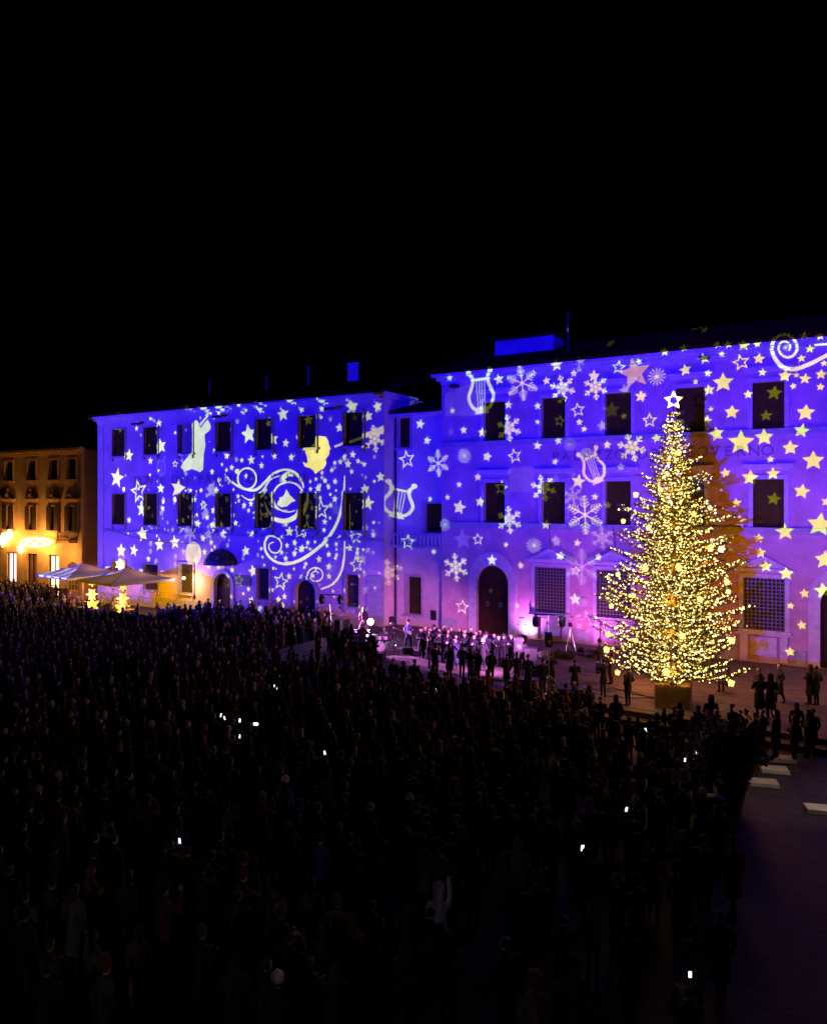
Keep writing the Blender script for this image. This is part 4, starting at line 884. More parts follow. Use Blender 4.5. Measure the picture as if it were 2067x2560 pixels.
    ms = ob.modifiers.new('s', 'SMOOTH'); ms.iterations = 3; ms.factor = .5
    dg = bpy.context.evaluated_depsgraph_get(); dg.update(); m2 = bpy.data.meshes.new_from_object(ob.evaluated_get(dg)); nfc = len(m2.polygons)*2
    dm = ob.modifiers.new('d', 'DECIMATE'); dm.ratio = min(1, faces/nfc); dg = bpy.context.evaluated_depsgraph_get(); dg.update()
    bpy.data.meshes.remove(m2); m2 = bpy.data.meshes.new_from_object(ob.evaluated_get(dg)); bpy.data.objects.remove(ob); m2.name = name
    co = np.array([p.center[:] for p in m2.polygons]); best = np.full(len(co), 1e9); idx = np.zeros(len(co), int)
    for m, a, b, ra, rb in P:
        a, b = np.array(a), np.array(b); ab = b-a; t = np.clip(((co-a)@ab)/max(ab@ab, 1e-9), 0, 1)
        ds = np.linalg.norm(co-(a+t[:, None]*ab), axis=1)-(ra+(rb-ra)*t); up = ds < best; best[up] = ds[up]; idx[up] = m
    m2.materials.clear()
    for q in PM: m2.materials.append(q)
    m2.polygons.foreach_set('material_index', idx.astype(np.int32)); m2.polygons.foreach_set('use_smooth', [True]*len(co))
    if faces > 1000:                               # fingers: four of unequal length and a thumb off the side of each palm
        bm = bmesh.new(); bm.from_mesh(m2)
        for s in (-1, 1):
            e, h = arms[0 if s < 0 else 1]; e = Vector((s*e[0], e[1], sh+e[2])); h = Vector((s*h[0], h[1], sh+h[2])); d = (h-e).normalized()
            side = d.cross(Vector((0, 1, 0)) if abs(d.y) < .8 else Vector((0, 0, 1))).normalized(); nrm = d.cross(side)
            ch = [(h+side*(-.024+.016*k)+d*.02, d, (.05, .06, .055, .042)[k]) for k in range(4)]+[(h-side*.03-d*.01, (d*.6-side*.7).normalized(), .045)]
            for b, dd, L in ch:
                q = G(); q.tube([b, b+dd*L*.6, b+dd*L+nrm*L*.35], [.0095, .009, .007], 5)
                vs = [bm.verts.new(v) for v in q.v]
                for f in q.f: nf_ = bm.faces.new([vs[i] for i in f]); nf_.material_index = 0 if handskin else 4
        bm.to_mesh(m2); bm.free()
    return m2
rest = ((.245, -.03, -.28), (.22, .05, -.52)); pocket = ((.25, -.07, -.27), (.17, .1, -.44)); hold = ((.25, .02, -.27), (.06, .26, -.24))
phone_up = ((.24, .18, -.2), (.05, .36, .1)); folder = ((.24, .04, -.25), (.1, .28, -.18)); high = ((.22, .1, .12), (.16, .16, .42)); keys = ((.25, .06, -.27), (.16, .36, -.34))
gtrL = ((.27, .02, -.25), (.34, .2, -.22)); gtrR = ((.26, .0, -.26), (.04, .2, -.36)); drumA = ((.28, .12, -.22), (.2, .38, -.16)); mic = ((.22, .1, -.24), (.02, .16, -.02))
FIG = {
 'a': figure('person', (pocket, pocket), coat='short'), 'b': figure('person', (rest, rest), coat='long', hair='long', female=True),
 'c': figure('person', (phone_up, phone_up), coat='short'), 'd': figure('person', (hold, hold), coat='long', hair='hood'),
 'e': figure('person', (folder, folder), coat='gown', hair='long', female=True), 'f': figure('person', (folder, folder), coat='long'),
 'g': figure('person', (gtrL, gtrR), legs='wide'), 'h': figure('person', (drumA, drumA), legs='sit'), 'i': figure('person', (keys, keys), coat='short'),
 'j': figure('person', (rest, high), coat='short', hair='hood'), 'k': figure('person', (pocket, rest), legs='walk', coat='long'), 'l': figure('person', (mic, rest), coat='long', hair='long', female=True),
 's': figure('person', (hold, keys), legs='sit', hair='long', female=True)}
q = G(); q.lathe([(.112, -.03), (.118, .0), (.112, .06), (.092, .11), (.05, .14), (.012, .15)], (0, -.004, 0), 10); q.ball((0, -.004, .165), .02, 6, 4); hat0 = q.build('hat', M_hatw, None, True); HAT = hat0.data; bpy.data.objects.remove(hat0)
def person(fig, loc, face, h, label, group=None, coat=(.02, .02, .025), hat=None, cat='person', seat=None):
    o = bpy.data.objects.new('person', FIG[fig]); C.objects.link(o); o.location = loc; s = h/1.735
    o.scale = (s*random.uniform(.96, 1.06), s, s); o.rotation_euler = (0, 0, face); o.color = (*coat, 1); tag(o, label, cat, group)
    if hat:
        q = bpy.data.objects.new('hat', HAT); C.objects.link(q); q.parent = o; q.location = (0, .002, (.50 if fig in 'hs' else .92)+.5+.22+.06); q.color = (*hat, 1)
    return o
def toward(loc, tgt): return math.atan2(tgt[1]-loc[1], tgt[0]-loc[0])-PI/2
def phone(loc, face, tilt=.15, label=None, group=None, lit=True, sc_=1.0):
    t = thing('phone', label or 'phone held up with a lit screen in the crowd', 'phone', loc, group); t.rotation_euler = (random.uniform(-.35, .25), random.choice((0, 0, 0, 1.57, .3, -.25)), face); sc_ *= .85
    q = G(); q.box(-.04*sc_, .04*sc_, -.005, .005, -.08*sc_, .08*sc_); local(q.build('phone_case', M_black), t)
    q = G(); q.box(-.036*sc_, .036*sc_, -.0075, -.0055, -.074*sc_, .074*sc_); local(q.build('screen', M_screen), t)
    return t

# ---------------------------------------------------------------- performers
NAVY = (.035, .04, .11); DARK = (.015, .015, .02)
back = [(60, 380), (150, 370), (265, 365), (335, 385), (430, 395), (550, 390), (645, 420), (715, 450)]
front = [(105, 425), (205, 445), (295, 455), (385, 470), (480, 450), (585, 470), (800, 455), (905, 470), (985, 470)]
ordn = ['first', 'second', 'third', 'fourth', 'fifth', 'sixth', 'seventh', 'eighth', 'ninth']
CAMXY = (CAM.x, CAM.y)
for row, nm, h in ((back, 'back', 1.74), (front, 'front', 1.66)):
    for i, (x, y) in enumerate(row):
        p = byhead(1050+x/4.34, 1480+y/4.34, h); f = toward(p, (-14, -30))+random.uniform(-.25, .25)
        kind = random.choice('eeef') if nm == 'front' and i < 7 else random.choice('ffe')
        person(kind, p, f, h, '%s singer from the left in the %s row of the choir' % (ordn[i], nm), 'choir', random.choice(((.012, .014, .05), (.008, .008, .022), (.02, .014, .035), (.006, .006, .01))), hat=(.02, .02, .03) if i in (1, 7) else None)
        if i % 3 != 1:
            q = thing('song_folder', 'dark song folder held by the %s singer of the %s choir row' % (ordn[i], nm), 'folder', p+Vector((0, 0, .0)))
            q.rotation_euler = (0, 0, f); b = G(); M1 = Matrix.Translation((0, .33, 1.22)) @ Matrix.Rotation(R(-35), 4, 'X')
            b.box(-.15, 0, -.1, .1, -.005, .005, M1 @ Matrix.Rotation(R(8), 4, 'Y')); b.box(0, .15, -.1, .1, -.005, .005, M1 @ Matrix.Rotation(R(-8), 4, 'Y'))
            local(b.build('cover', M_cloth), q); b = G(); b.box(-.135, .135, -.085, .085, .008, .012, M1); local(b.build('sheet', M_white), q)
third = [(15, 400), (110, 395), (205, 400), (300, 410), (480, 415), (605, 430), (700, 470), (850, 480)]
for i, (x, y) in enumerate(third):
    p = byhead(1050+x/4.34, 1480+y/4.34, 1.7); person(random.choice('ffe'), p, toward(p, (-14, -30))+random.uniform(-.2, .2), 1.7, '%s singer from the left among those standing between the two choir rows' % ordn[i], 'choir', (.008, .008, .02))
for i in range(16):
    p = byhead(random.uniform(775, 945), random.uniform(1560, 1612), 1.7, 0); person(random.choice('aadfkb'), p, toward(p, (-20, -9))+random.uniform(-1.2, 1.2), random.uniform(1.6, 1.8), 'dark-dressed helper standing among the gear left of the stage', 'helpers left of the stage', (.01, .01, .014))
def px6(x, y): return (1050+x/4.34, 1480+y/4.34)
p = byhead(*px6(100, 488), 1.72); person('i', p, toward(p, (-14, -9)), 1.72, 'choir conductor in long black coat left of the choir facing right', coat=DARK)
p = byhead(*px6(380, 508), 1.70); person('l', p, toward(p, (-16, -30)), 1.70, 'soloist in navy coat holding a microphone in front of the choir', coat=NAVY); solo = p
p = byhead(*px6(680, 525), 1.66); person('i', p, toward(p, (-20, 0)), 1.66, 'person with white cap and black jacket seen from behind before the choir', coat=DARK, hat=(.8, .8, .8)); pb = p
p = byhead(*px6(1105, 505), 1.74); person('a', p, toward(p, (-14, -30)), 1.74, 'person in dark coat half hidden behind the pole loudspeaker', coat=DARK)
def px5(x, y): return (800+x/4.96, 1480+y/4.96)
p = byhead(*px5(1095, 358), 1.72); gp = p; fg = toward(p, (-16, -30))
person('g', p, fg, 1.72, 'guitarist in blue top with white electric guitar beside the drum kit', coat=(.08, .1, .3), hat=(.02, .02, .02))
t = thing('electric_guitar', 'white electric guitar slung on the guitarist', 'guitar', p); t.rotation_euler = (0, 0, fg)
Mg = Matrix.Translation((0, .24, 1.02)) @ Matrix.Rotation(R(-18), 4, 'Y')
q = G(); q.prism([(.2, .05), (.12, .16), (.0, .1), (-.12, .17), (-.24, .12), (-.27, -.02), (-.2, -.16), (-.05, -.12), (.1, -.17), (.17, -.08)], -.02, .025, Mg); local(q.build('guitar_body', M_white), t)
q = G(); q.box(.15, .82, -.012, .02, -.028, .028, Mg); local(q.build('guitar_neck', M_wood), t)
q = G(); q.prism([(.82, -.04), (.98, -.02), (1.0, .05), (.82, .03)], -.01, .02, Mg); local(q.build('headstock', M_white), t)
p = byhead(*px5(790, 448), 1.25, .0); p = Vector((p.x, p.y, 0)); person('h', p, toward(p, (-18, -25)), 1.72, 'drummer with pale hair seated behind the white drum kit', coat=(.3, .28, .3)); dp = p; fd = toward(p, (-18, -25))
# drum kit
def kit(loc, f):
    t = thing('drum_kit', 'pale drum kit with cymbals at the left of the choir', 'drums', loc); t.rotation_euler = (0, 0, f)
    shell = mat('drum_shell', (.6, .58, .55), .3); skin_ = mat('drum_skin', (.75, .74, .7), .6)
    def drum(n, c, r, h, rot):
        Mx = Matrix.Translation(c) @ rot; q = G()
        q.lathe([(r, -h/2), (r, h/2)], (0, 0, 0), 18, Mx); o = local(q.build(n, shell), t)
        for e in (-1, 1):
            q = G(); q.lathe([(r*1.02, e*h/2-.015), (r*1.04, e*h/2), (r*1.02, e*h/2+.015)], (0, 0, 0), 18, Mx); o2 = q.build('hoop', M_chrome); o2.parent = o
            q = G(); q.lathe([(r*.97, e*(h/2+.016)), (r*.5, e*(h/2+.019))], (0, 0, 0), 18, Mx); o2 = q.build('drum_head', skin_); o2.parent = o
    RX = Matrix.Rotation(R(90), 4, 'X')
    drum('bass_drum', (0, 1.0, .3), .29, .42, RX); drum('rack_tom', (-.2, .85, .78), .16, .22, Matrix.Rotation(R(14), 4, 'X')); drum('rack_tom', (.2, .85, .78), .17, .24, Matrix.Rotation(R(14), 4, 'X'))
    drum('floor_tom', (.62, .55, .42), .22, .42, Matrix.Identity(4)); drum('snare_drum', (-.4, .45, .62), .18, .14, Matrix.Rotation(R(6), 4, 'X'))
    for x, y, z, r in ((-.75, .9, 1.15, .26), (.7, 1.0, 1.2, .28), (-.85, .45, .92, .19)):
        q = G(); q.tube([(x, y, .02), (x, y, z)], .014, 6)
        for a in range(3): q.tube([(x, y, .35), (x+.28*math.cos(a*2.1), y+.28*math.sin(a*2.1), .01)], .01, 5)
        o = local(q.build('cymbal_stand', M_chrome), t)
        q = G(); q.lathe([(.03, .03), (.05, .015), (r, -.005), (r, -.008), (.03, .0)], (x, y, z), 18, Matrix.Rotation(R(12), 4, 'X')); q2 = q.build('cymbal', mat('brass', (.75, .6, .3), .25, 1.0)); q2.parent = o
    q = G(); q.lathe([(.17, .42), (.19, .46), (.17, .5)], (0, 0, 0), 12); q.tube([(0, 0, .02), (0, 0, .43)], .02, 6); local(q.build('stool', M_black), t)
    return t
kit(dp, fd)
# keyboard player, keyboards and rack behind them
p = byhead(*px5(540, 345), 1.7); kp = p; fk = toward(p, (-20, -25)); person('i', p, fk, 1.70, 'keyboard player in grey jacket bending over the keyboards', coat=(.25, .25, .27))
t = thing('keyboard', 'two-tier keyboard on a dark stand before the keyboard player', 'keyboard', p); t.rotation_euler = (0, 0, fk)
for z, y in ((.9, .48), (1.08, .62)):
    q = G(); q.box(-.6, .6, y-.15, y+.15, z, z+.08); b = local(q.build('keyboard_body', M_black), t); q = G()
    for k in range(36): q.box(-.55+k*.0306, -.55+k*.0306+.028, y-.14, y+.02, z+.082, z+.095)
    o = q.build('keys', M_white); o.parent = b
q = G()
for s in (-1, 1): q.tube([(s*.45, .3, .02), (s*.45, .75, 1.06)], .02, 6); q.tube([(s*.45, .8, .02), (s*.45, .4, .9)], .02, 6)
local(q.build('stand', M_steel), t)
p = byhead(*px5(315, 415), 1.7); person('d', p, toward(p, (-20, -25)), 1.70, 'person in black hooded coat left of the keyboard player', coat=DARK)
p = byhead(*px5(540, 190), 1.72, .75); person('b', Vector((p.x, p.y, .75)), toward(p, (-20, -30)), 1.72, 'person in brown coat standing raised before the corner of the cream palace', coat=(.08, .05, .05)); rp = p
rs = tag(G().box(rp.x-.8, rp.x+.8, rp.y-.5, rp.y+.5, 0.015, .75).build('riser', M_black), 'black riser under the person in brown coat', 'riser')
p = byhead(*px5(120, 360), 1.74); person('a', p, toward(p, (-20, -30)), 1.74, 'person in dark red jacket by the left light stand', coat=(.15, .02, .02))
p = byhead(818*1.0, 1518, 1.7, ZG); person('a', p, toward(p, (-25, -10)), 1.7, 'person in bright red jacket by the arched bank doorway', coat=(.55, .03, .03))
# ---------------------------------------------------------------- stage equipment
def speaker_box(name, loc, w_, d_, h_, label, z, f=0, pole=0, group=None):
    t = thing(name, label, 'loudspeaker', (loc[0], loc[1], z)); t.rotation_euler = (0, 0, f)
    b = pole
    q = G(); q.prism([(-w_/2, b), (w_/2, b), (w_/2, b+h_), (-w_/2, b+h_)], -d_/2, d_/2); local(q.build('cabinet', M_black), t)
    q = G(); q.box(-w_/2+.02, w_/2-.02, -d_/2-.012, -d_/2-.003, b+.03, b+h_-.03); gr = local(q.build('grille', M_iron), t)
    q = G(); q.lathe([(w_*.36, 0), (w_*.3, .02), (w_*.1, .05)], (0, -d_/2-.016, b+h_*.32), 14, Matrix.Rotation(R(90), 4, 'X')); o = q.build('cone', mat('cone', (.05, .05, .05), .5)); o.parent = gr
    if pole:
        q = G(); q.tube([(0, 0, .4), (0, 0, b)], .025, 8)
        for a in range(3): q.tube([(0, 0, .75), (.5*math.cos(a*2.1+.4), .5*math.sin(a*2.1+.4), .02)], .017, 6)
        local(q.build('tripod', M_iron), t)
    return t
def lightbar(px, pyt, pyb, label, f, n, colr, power, tgt, hgt=None, z=0):
    base = gnd(px, pyb, z); r = ray(px, pyt); tt = (base-CAM).dot(fwv); top = (CAM+r*tt).z
    t = thing('light_stand', label, 'light stand', base); t.rotation_euler = (0, 0, f)
    H2 = top-z; q = G(); q.tube([(0, 0, .1), (0, 0, H2)], .03, 8)
    for a in range(3): q.tube([(0, 0, .8), (.7*math.cos(a*2.1), .7*math.sin(a*2.1), .02)], .02, 6)
    local(q.build('pole', M_steel), t)
    q = G(); q.box(-.75, .75, -.03, .03, H2-.03, H2+.03); local(q.build('crossbar', M_iron), t)
    for k in range(n):
        x = -.62+1.24*k/(n-1); Mx = Matrix.Translation((x, 0, H2-.08)) @ Matrix.Rotation(R(28), 4, 'X')
        q = G(); q.box(-.02, .02, -.16, .16, -.02, .05, Matrix.Translation((x, 0, H2-.06))); q.lathe([(.08, 0), (.17, -.08), (.2, -.2), (.17, -.42), (.19, -.5), (.16, -.55)], (0, 0, 0), 12, Mx); hd = local(q.build('moving_head', M_black), t)
        q = G(); q.lathe([(.13, -.552), (.02, -.56)], (0, 0, 0), 12, Mx); o = q.build('lens', M_par); o.parent = hd
        if power:
            wl = Matrix.Rotation(f, 4, 'Z') @ Vector((x, 0, 0))+base; wl.z = z+H2-.75
            lamp('stand_lamp', 'SPOT', wl, power, colr, None, Vector(tgt), 52, .7, .08)
    return t
stage_c = Vector((-19.5, -8.2, .6))
lightbar(826, 1487, 1625, 'white pole light stand with two lamps at the left of the stage', R(20), 2, (.8, .24, 1.0), 9500, stage_c, z=ZG)
ls = lightbar(1372, 1537, 1728, 'tall T-shaped light stand with two moving heads at the right of the stage', R(25), 2, (.95, .25, 1.0), 7000, stage_c)
b = gnd(1372, 1728); speaker_box('speaker_panel', (b.x, b.y-.1), .36, .14, .72, 'slim black panel hanging on the pole of the right light stand', 0, R(25), pole=2.15)
b = gnd(1296, 1692); speaker_box('pole_speaker', (b.x, b.y), .42, .36, .72, 'black loudspeaker on a tripod right of the choir', 0, R(20), pole=1.35)
b = gnd(1327, 1694); speaker_box('subwoofer', (b.x, b.y), .62, .6, 1.55, 'tall black loudspeaker stack standing beside the choir', 0, R(20))
b = gnd(983, 1640); b2 = gnd(982, 1615); speaker_box('pole_speaker', (b2.x, b2.y), .4, .34, .66, 'black loudspeaker on a pole behind the drummer', 0, R(15), pole=1.2)
b = gnd(846, 1618, ZG); speaker_box('pole_speaker', (b.x, b.y), .44, .36, .7, 'black loudspeaker at the far left of the stage', ZG, R(10), pole=1.1)
for i, (px, py, lb) in enumerate(((1020, 1634, 'before the guitarist'), (1185, 1688, 'at the stage front before the choir'))):
    b = gnd(px, py); t = thing('stage_monitor', 'low wedge floor monitor %s' % lb, 'monitor', b); t.rotation_euler = (0, 0, R(20))
    q = G(); q.add([(-.3, -.2, 0.015), (.3, -.2, 0.015), (.3, .2, 0.015), (-.3, .2, 0.015), (-.3, -.2, .36), (.3, -.2, .36), (.3, .05, .36), (-.3, .05, .36)], [(0, 1, 2, 3), (4, 5, 6, 7), (0, 1, 5, 4), (1, 2, 6, 5), (2, 3, 7, 6), (3, 0, 4, 7)]); local(q.build('cabinet', M_black), t)
    q = G(); q.box(-.26, .26, -.01, .01, -.14, .14, Matrix.Translation((0, .135, .19)) @ Matrix.Rotation(R(22), 4, 'X')); local(q.build('grille', M_iron), t)
def flood(px, py, label, pw):
    b = gnd(px, py); b.y = min(b.y, -.9); t = thing('flood_light', label, 'floodlight', b)
    q = G(); q.box(-.2, .2, -.12, .12, .02, .06); q.box(-.22, -.19, -.04, .04, .06, .34); q.box(.19, .22, -.04, .04, .06, .34); local(q.build('yoke', M_iron), t)
    Mx = Matrix.Translation((0, 0, .26)) @ Matrix.Rotation(R(-38), 4, 'X')
    q = G(); q.lathe([(.1, -.14), (.18, -.08), (.185, .1)], (0, 0, 0), 14, Mx); hd = local(q.build('lamp_head', M_black), t)
    q = G(); q.lathe([(.165, .101), (.05, .115)], (0, 0, 0), 14, Mx); o = q.build('lens', M_flood); o.parent = hd
    lamp('flood_lamp', 'SPOT', b+Vector((0, .12, .42)), pw, (.8, .16, 1.0), None, b+Vector((0, 1.3, 1.5)), 120, .9, .12)
flood(1309, 1603, 'glowing floodlight at the wall right of the arched portal', 900)
flood(1450, 1636, 'glowing floodlight at the wall beside the fir tree', 900)
b = gnd(926, 1600); t = thing('stage_lamp', 'bright round lamp behind the keyboards', 'lamp', b)
q = G(); q.tube([(0, 0, .02), (0, 0, 1.0)], .025, 6); q.lathe([(.3, .02), (.03, .05)], (0, 0, 0), 10); local(q.build('stand', M_iron), t)
q = G(); q.ball((0, 0, 1.2), .2, 14, 9); local(q.build('globe', M_flood, None, True), t)
lamp('globe_lamp', 'POINT', b+Vector((0, -.25, 1.2)), 260, (.7, .4, 1.0), radius=.2)
# cases, stands, bags, cables, lantern
def case(px, py, w_, d_, h_, label, f=.3):
    b = gnd(px, py); t = thing('flight_case', label, 'case', b); t.rotation_euler = (0, 0, f)
    q = G(); q.box(-w_/2, w_/2, -d_/2, d_/2, .05, h_); local(q.build('body', M_black), t)
    q = G()
    for sx in (-1, 1):
        for sy in (-1, 1): q.box(sx*w_/2-.02, sx*w_/2+.02, sy*d_/2-.02, sy*d_/2+.02, .03, h_+.008)
    q.box(-w_/2-.006, w_/2+.006, -d_/2-.006, d_/2+.006, h_*.72, h_*.72+.03); local(q.build('edge_trim', M_steel), t)
    q = G(); q.box(-.08, .08, -d_/2-.025, -d_/2-.004, h_*.4, h_*.5); local(q.build('handle', M_chrome), t); return t
case(1425, 1752, 1.15, .8, .62, 'large black flight case at the terrace edge left of the fir tree')
case(1322, 1722, 1.3, .7, .5, 'black flight case with a paper on top near the stage front')
case(1352, 1700, 1.0, .5, .75, 'dark equipment table case under the right light stand')
case(905, 1640, 1.5, .8, .9, 'long black case in front of the keyboards'); case(868, 1632, 1.2, .8, 1.1, 'tall black rack case left of the keyboards'); case(935, 1652, 1.2, .6, .5, 'low black case before the drum kit')
b = gnd(1371, 1759); t = thing('lantern', 'small pale glowing lantern at the terrace edge', 'lantern', b)
q = G(); q.lathe([(.17, .02), (.19, .06), (.19, .4), (.15, .44)], (0, 0, 0), 14); local(q.build('lantern_shade', M_lant, None, True), t)
q = G(); q.lathe([(.2, .0), (.2, .022)], (0, 0, .012), 14); local(q.build('base', M_iron), t)
for i, (px, py, lb) in enumerate(((1345, 1640, 'below the barred window'), (1360, 1645, 'beside the pale bag by the wall'), (1393, 1644, 'under the wall right of the light stand'), (1420, 1645, 'next to the small tripod'), (1475, 1642, 'beside the right floodlight'))):
    b = gnd(px, py); q = G(); q.ball((b.x, b.y, .2), .42, 10, 7, .55)
    for j, v in enumerate(q.v): q.v[j] = (v[0]+random.uniform(-.04, .04), v[1]+random.uniform(-.04, .04), max(.018, v[2]+random.uniform(-.03, .03)))
    o = q.build('bag', mat('pale_bag', (.4, .36, .36), .9) if i == 1 else M_cloth, None, True); tag(o, 'soft %s lying %s' % ('pale bag' if i == 1 else 'dark bag', lb), 'bag')
for i, (x, y) in enumerate(((545, 640), (625, 690), (420, 640), (800, 690), (930, 650), (1020, 660))):
    b = gnd(1050+x/4.34, 1480+(y+90)/4.34); t = thing('microphone_stand', 'thin microphone stand, %s from the left before the choir' % ordn[i], 'mic stand', b)
    q = G(); q.tube([(0, 0, .02), (0, 0, 1.35), (.1, .3, 1.5)], .012, 6); q.lathe([(.16, .015), (.02, .04)], (0, 0, 0), 10); local(q.build('stand', M_steel), t)
    q = G(); q.ball((.11, .33, 1.51), .03, 7, 5); local(q.build('microphone', M_black), t)
p = gnd(1425, 1628); t = thing('tripod', 'small tripod with a draped pale cloth next to the right floodlight', 'tripod', p)
q = G()
for a in range(3): q.tube([(0, 0, 1.5), (.35*math.cos(a*2.1), .35*math.sin(a*2.1), .02)], .02, 6)
local(q.build('legs', M_steel), t); q = G(); q.box(-.1, .1, -.08, .08, 1.5, 1.75); local(q.build('head', M_black), t)
for i in range(5):
    pts = []; p0 = gnd(random.uniform(1150, 1480), random.uniform(1680, 1740)); 
    for k in range(9): pts.append((p0.x+k*.7+random.uniform(-.2, .2), p0.y+math.sin(k*.8+i)*.5, .022+.006*i))
    o = G().tube(smooth3(pts) if False else pts, .014, 5).build('stage_cable', M_black); tag(o, 'black cable snaking over the terrace floor before the stage', 'cable', 'cables on the stage floor')

# people on the terrace near the tree (left and right)
px7 = lambda x, y: (1400+x/2.6027, 1350+y/2.6027)
for x, y, fig, h, f, z, lb, c in ((255, 655, 'i', 1.75, None, 0, 'person in dark jacket looking at a phone left of the fir tree', DARK), (330, 715, 'd', 1.72, None, 0, 'hooded person in dark red coat under the left branches of the fir', (.05, .02, .02)), (440, 830, 'a', 1.72, None, 0, 'dark-dressed person standing closest to the left of the wooden tree box', DARK),
    (1425, 808, 'k', 1.75, 2.2, 0, 'person in long dark coat by the wall right of the fir', (.02, .02, .03)), (1290, 835, 'f', 1.74, 2.5, 0, 'dark-coated person under the lowest right branches of the fir', DARK), (1295, 868, 'f', 1.9, .6, 0, 'left one of the close pair of silhouettes right of the fir', (.008, .008, .01)), (1365, 872, 'd', 1.9, .4, 0, 'right one of the close pair of silhouettes right of the fir', (.008, .008, .01)),
    (1620, 812, 'd', 1.8, 1.2, 0, 'hooded person in dark coat near the right arch', (.02, .022, .04)), (1665, 822, 'a', 1.76, .9, 0, 'person with bright face beside the hooded one near the right arch', (.02, .022, .04)), (1535, 1060, 'b', 1.7, .4, ZG, 'person in dark dress-length coat at the right end of the steps', (.02, .02, .04)), (1640, 1100, 'k', 1.74, .6, ZG, 'person in navy coat at the right edge below the steps', (.03, .035, .1)),
    (1085, 830, 's', 1.7, .9, 0, 'person in reddish coat behind the right branches of the fir', (.12, .05, .03))):
    p = byhead(*px7(x, y), h if fig != 's' else 1.28*h/1.735, z); fc = toward(p, (-19, -8)) if f is None else f
    person(fig, p, fc, h, lb, coat=c, hat=(.02, .02, .02) if x in (255,) else None)

# ---------------------------------------------------------------- cafe at the left: parasols, lit star trees, tables
def parasol(cx, cy2, side, zt, ze, rot, label):
    t = thing('parasol', label, 'parasol', (cx, cy2, ZG), 'cafe parasols'); t.rotation_euler = (0, 0, rot); h = side/2; zt -= ZG; ze -= ZG
    g = G(); N = 8; c = [(-h, -h), (h, -h), (h, h), (-h, h)]
    for i in range(4):
        a, b = c[i], c[(i+1) % 4]
        for j in range(N):
            for k in range(4):
                def pt(u, v): x = a[0]+(b[0]-a[0])*u; y = a[1]+(b[1]-a[1])*u; sag = .22*math.sin(PI*v)*(1-.3*abs(2*u-1)); return (x*v, y*v, zt+(ze-zt)*v-sag*.6-.12*math.sin(PI*u)*v*.0)
                u0, u1, v0, v1 = j/N, (j+1)/N, k/4+.0001, (k+1)/4
                g.add([pt(u0, v0), pt(u1, v0), pt(u1, v1), pt(u0, v1)], [(0, 1, 2, 3)])
    cp = local(g.build('canopy', M_canv, None, False), t)
    g = G()
    for i in range(4):
        a, b = c[i], c[(i+1) % 4]
        for j in range(N):
            x0, y0, x1, y1 = a[0]+(b[0]-a[0])*j/N, a[1]+(b[1]-a[1])*j/N, a[0]+(b[0]-a[0])*(j+1)/N, a[1]+(b[1]-a[1])*(j+1)/N; e = 1.004
            g.add([(x0*e, y0*e, ze), (x1*e, y1*e, ze), (x1*e, y1*e, ze-.22), (x0*e, y0*e, ze-.22)], [(0, 1, 2, 3)])
    o = g.build('valance', M_canv); o.parent = cp
    q = G(); q.tube([(0, 0, .05), (0, 0, zt+.12)], .05, 8); local(q.build('pole', M_wood), t)
    q = G()
    for i in range(4): q.tube([(0, 0, zt-.1), (c[i][0]*.97, c[i][1]*.97, ze-.05)], .022, 5); q.tube([(0, 0, zt-1.1), (c[i][0]*.55, c[i][1]*.55, zt+(ze-zt)*.55-.08)], .018, 5)
    local(q.build('ribs', M_wood), t)
    q = G(); q.box(-.45, .45, -.45, .45, .01, .12); local(q.build('base', M_stone), t)
    return t
parasol(-53.6, -5.2, 5.6, 3.55, 2.6, R(-8), 'large square parasol, the right one of the two at the cafe')
parasol(-60.2, -4.6, 5.6, 3.6, 2.65, R(-8), 'large square parasol, the left one of the two at the cafe')
def lantern_lamp(x, y, z, pw, lb, colr=(1.0, .40, .16)):
    t = thing('hanging_lamp', lb, 'lamp', (x, y, z)); q = G(); q.ball((0, 0, 0), .13, 10, 7); local(q.build('globe', M_garl, None, True), t)
    q = G(); q.tube([(0, 0, .12), (0, 0, .5)], .01, 5); local(q.build('cord', M_black), t); lamp('hanging_lamp_light', 'POINT', (x, y-.1, z-.32), pw, colr, radius=.14)
lantern_lamp(-53.0, -4.3, 2.35, 420, 'warm globe lamp hanging under the right parasol')
lantern_lamp(-59.6, -4.0, 2.35, 420, 'warm globe lamp hanging under the left parasol')
lantern_lamp(-50.0, -2.2, 2.6, 420, 'warm globe lamp by the bank wall right of the parasols', (1.0, .55, .36))
def star_tree(px, py, h, label, n=3):
    p = gnd(px, py, ZG); t = thing('star_light_tree', label, 'light tree', p); t.rotation_euler = (0, 0, TH)
    q = G(); q.tube([(0, 0, .02), (0, 0, h)], .03, 6); q.lathe([(.3, .01), (.25, .06)], (0, 0, 0), 10); local(q.build('pole', M_iron), t)
    for k in range(n):
        z = .7+(h-.7)*k/(n-1); r = .72-.36*k/(n-1); q = G(); q.prism([(x, zz+z) for x, zz in star(r, .42, 6, k*.5)], -.04-.006*k, .04+.006*k); q.prism([(x, zz+z) for x, zz in star(r*.8, .42, 6, k*.9)], -.05, .05, Matrix.Rotation(PI/2, 4, 'Z')); local(q.build('lit_star', M_ltree), t)
    lamp('star_tree_lamp', 'POINT', p+Vector((0, -.6, 1.4)), 260, (1.0, .5, .16), radius=.3)
star_tree(231, 1534, 2.6, 'yellow glowing tree of stacked stars, left one at the cafe')
star_tree(308, 1545, 2.5, 'yellow glowing tree of stacked stars, right one at the cafe')
p = fac(300, 1412, YL-.25); t = thing('wall_star', 'glowing golden star ornament on the bank wall above the parasols', 'star', p)
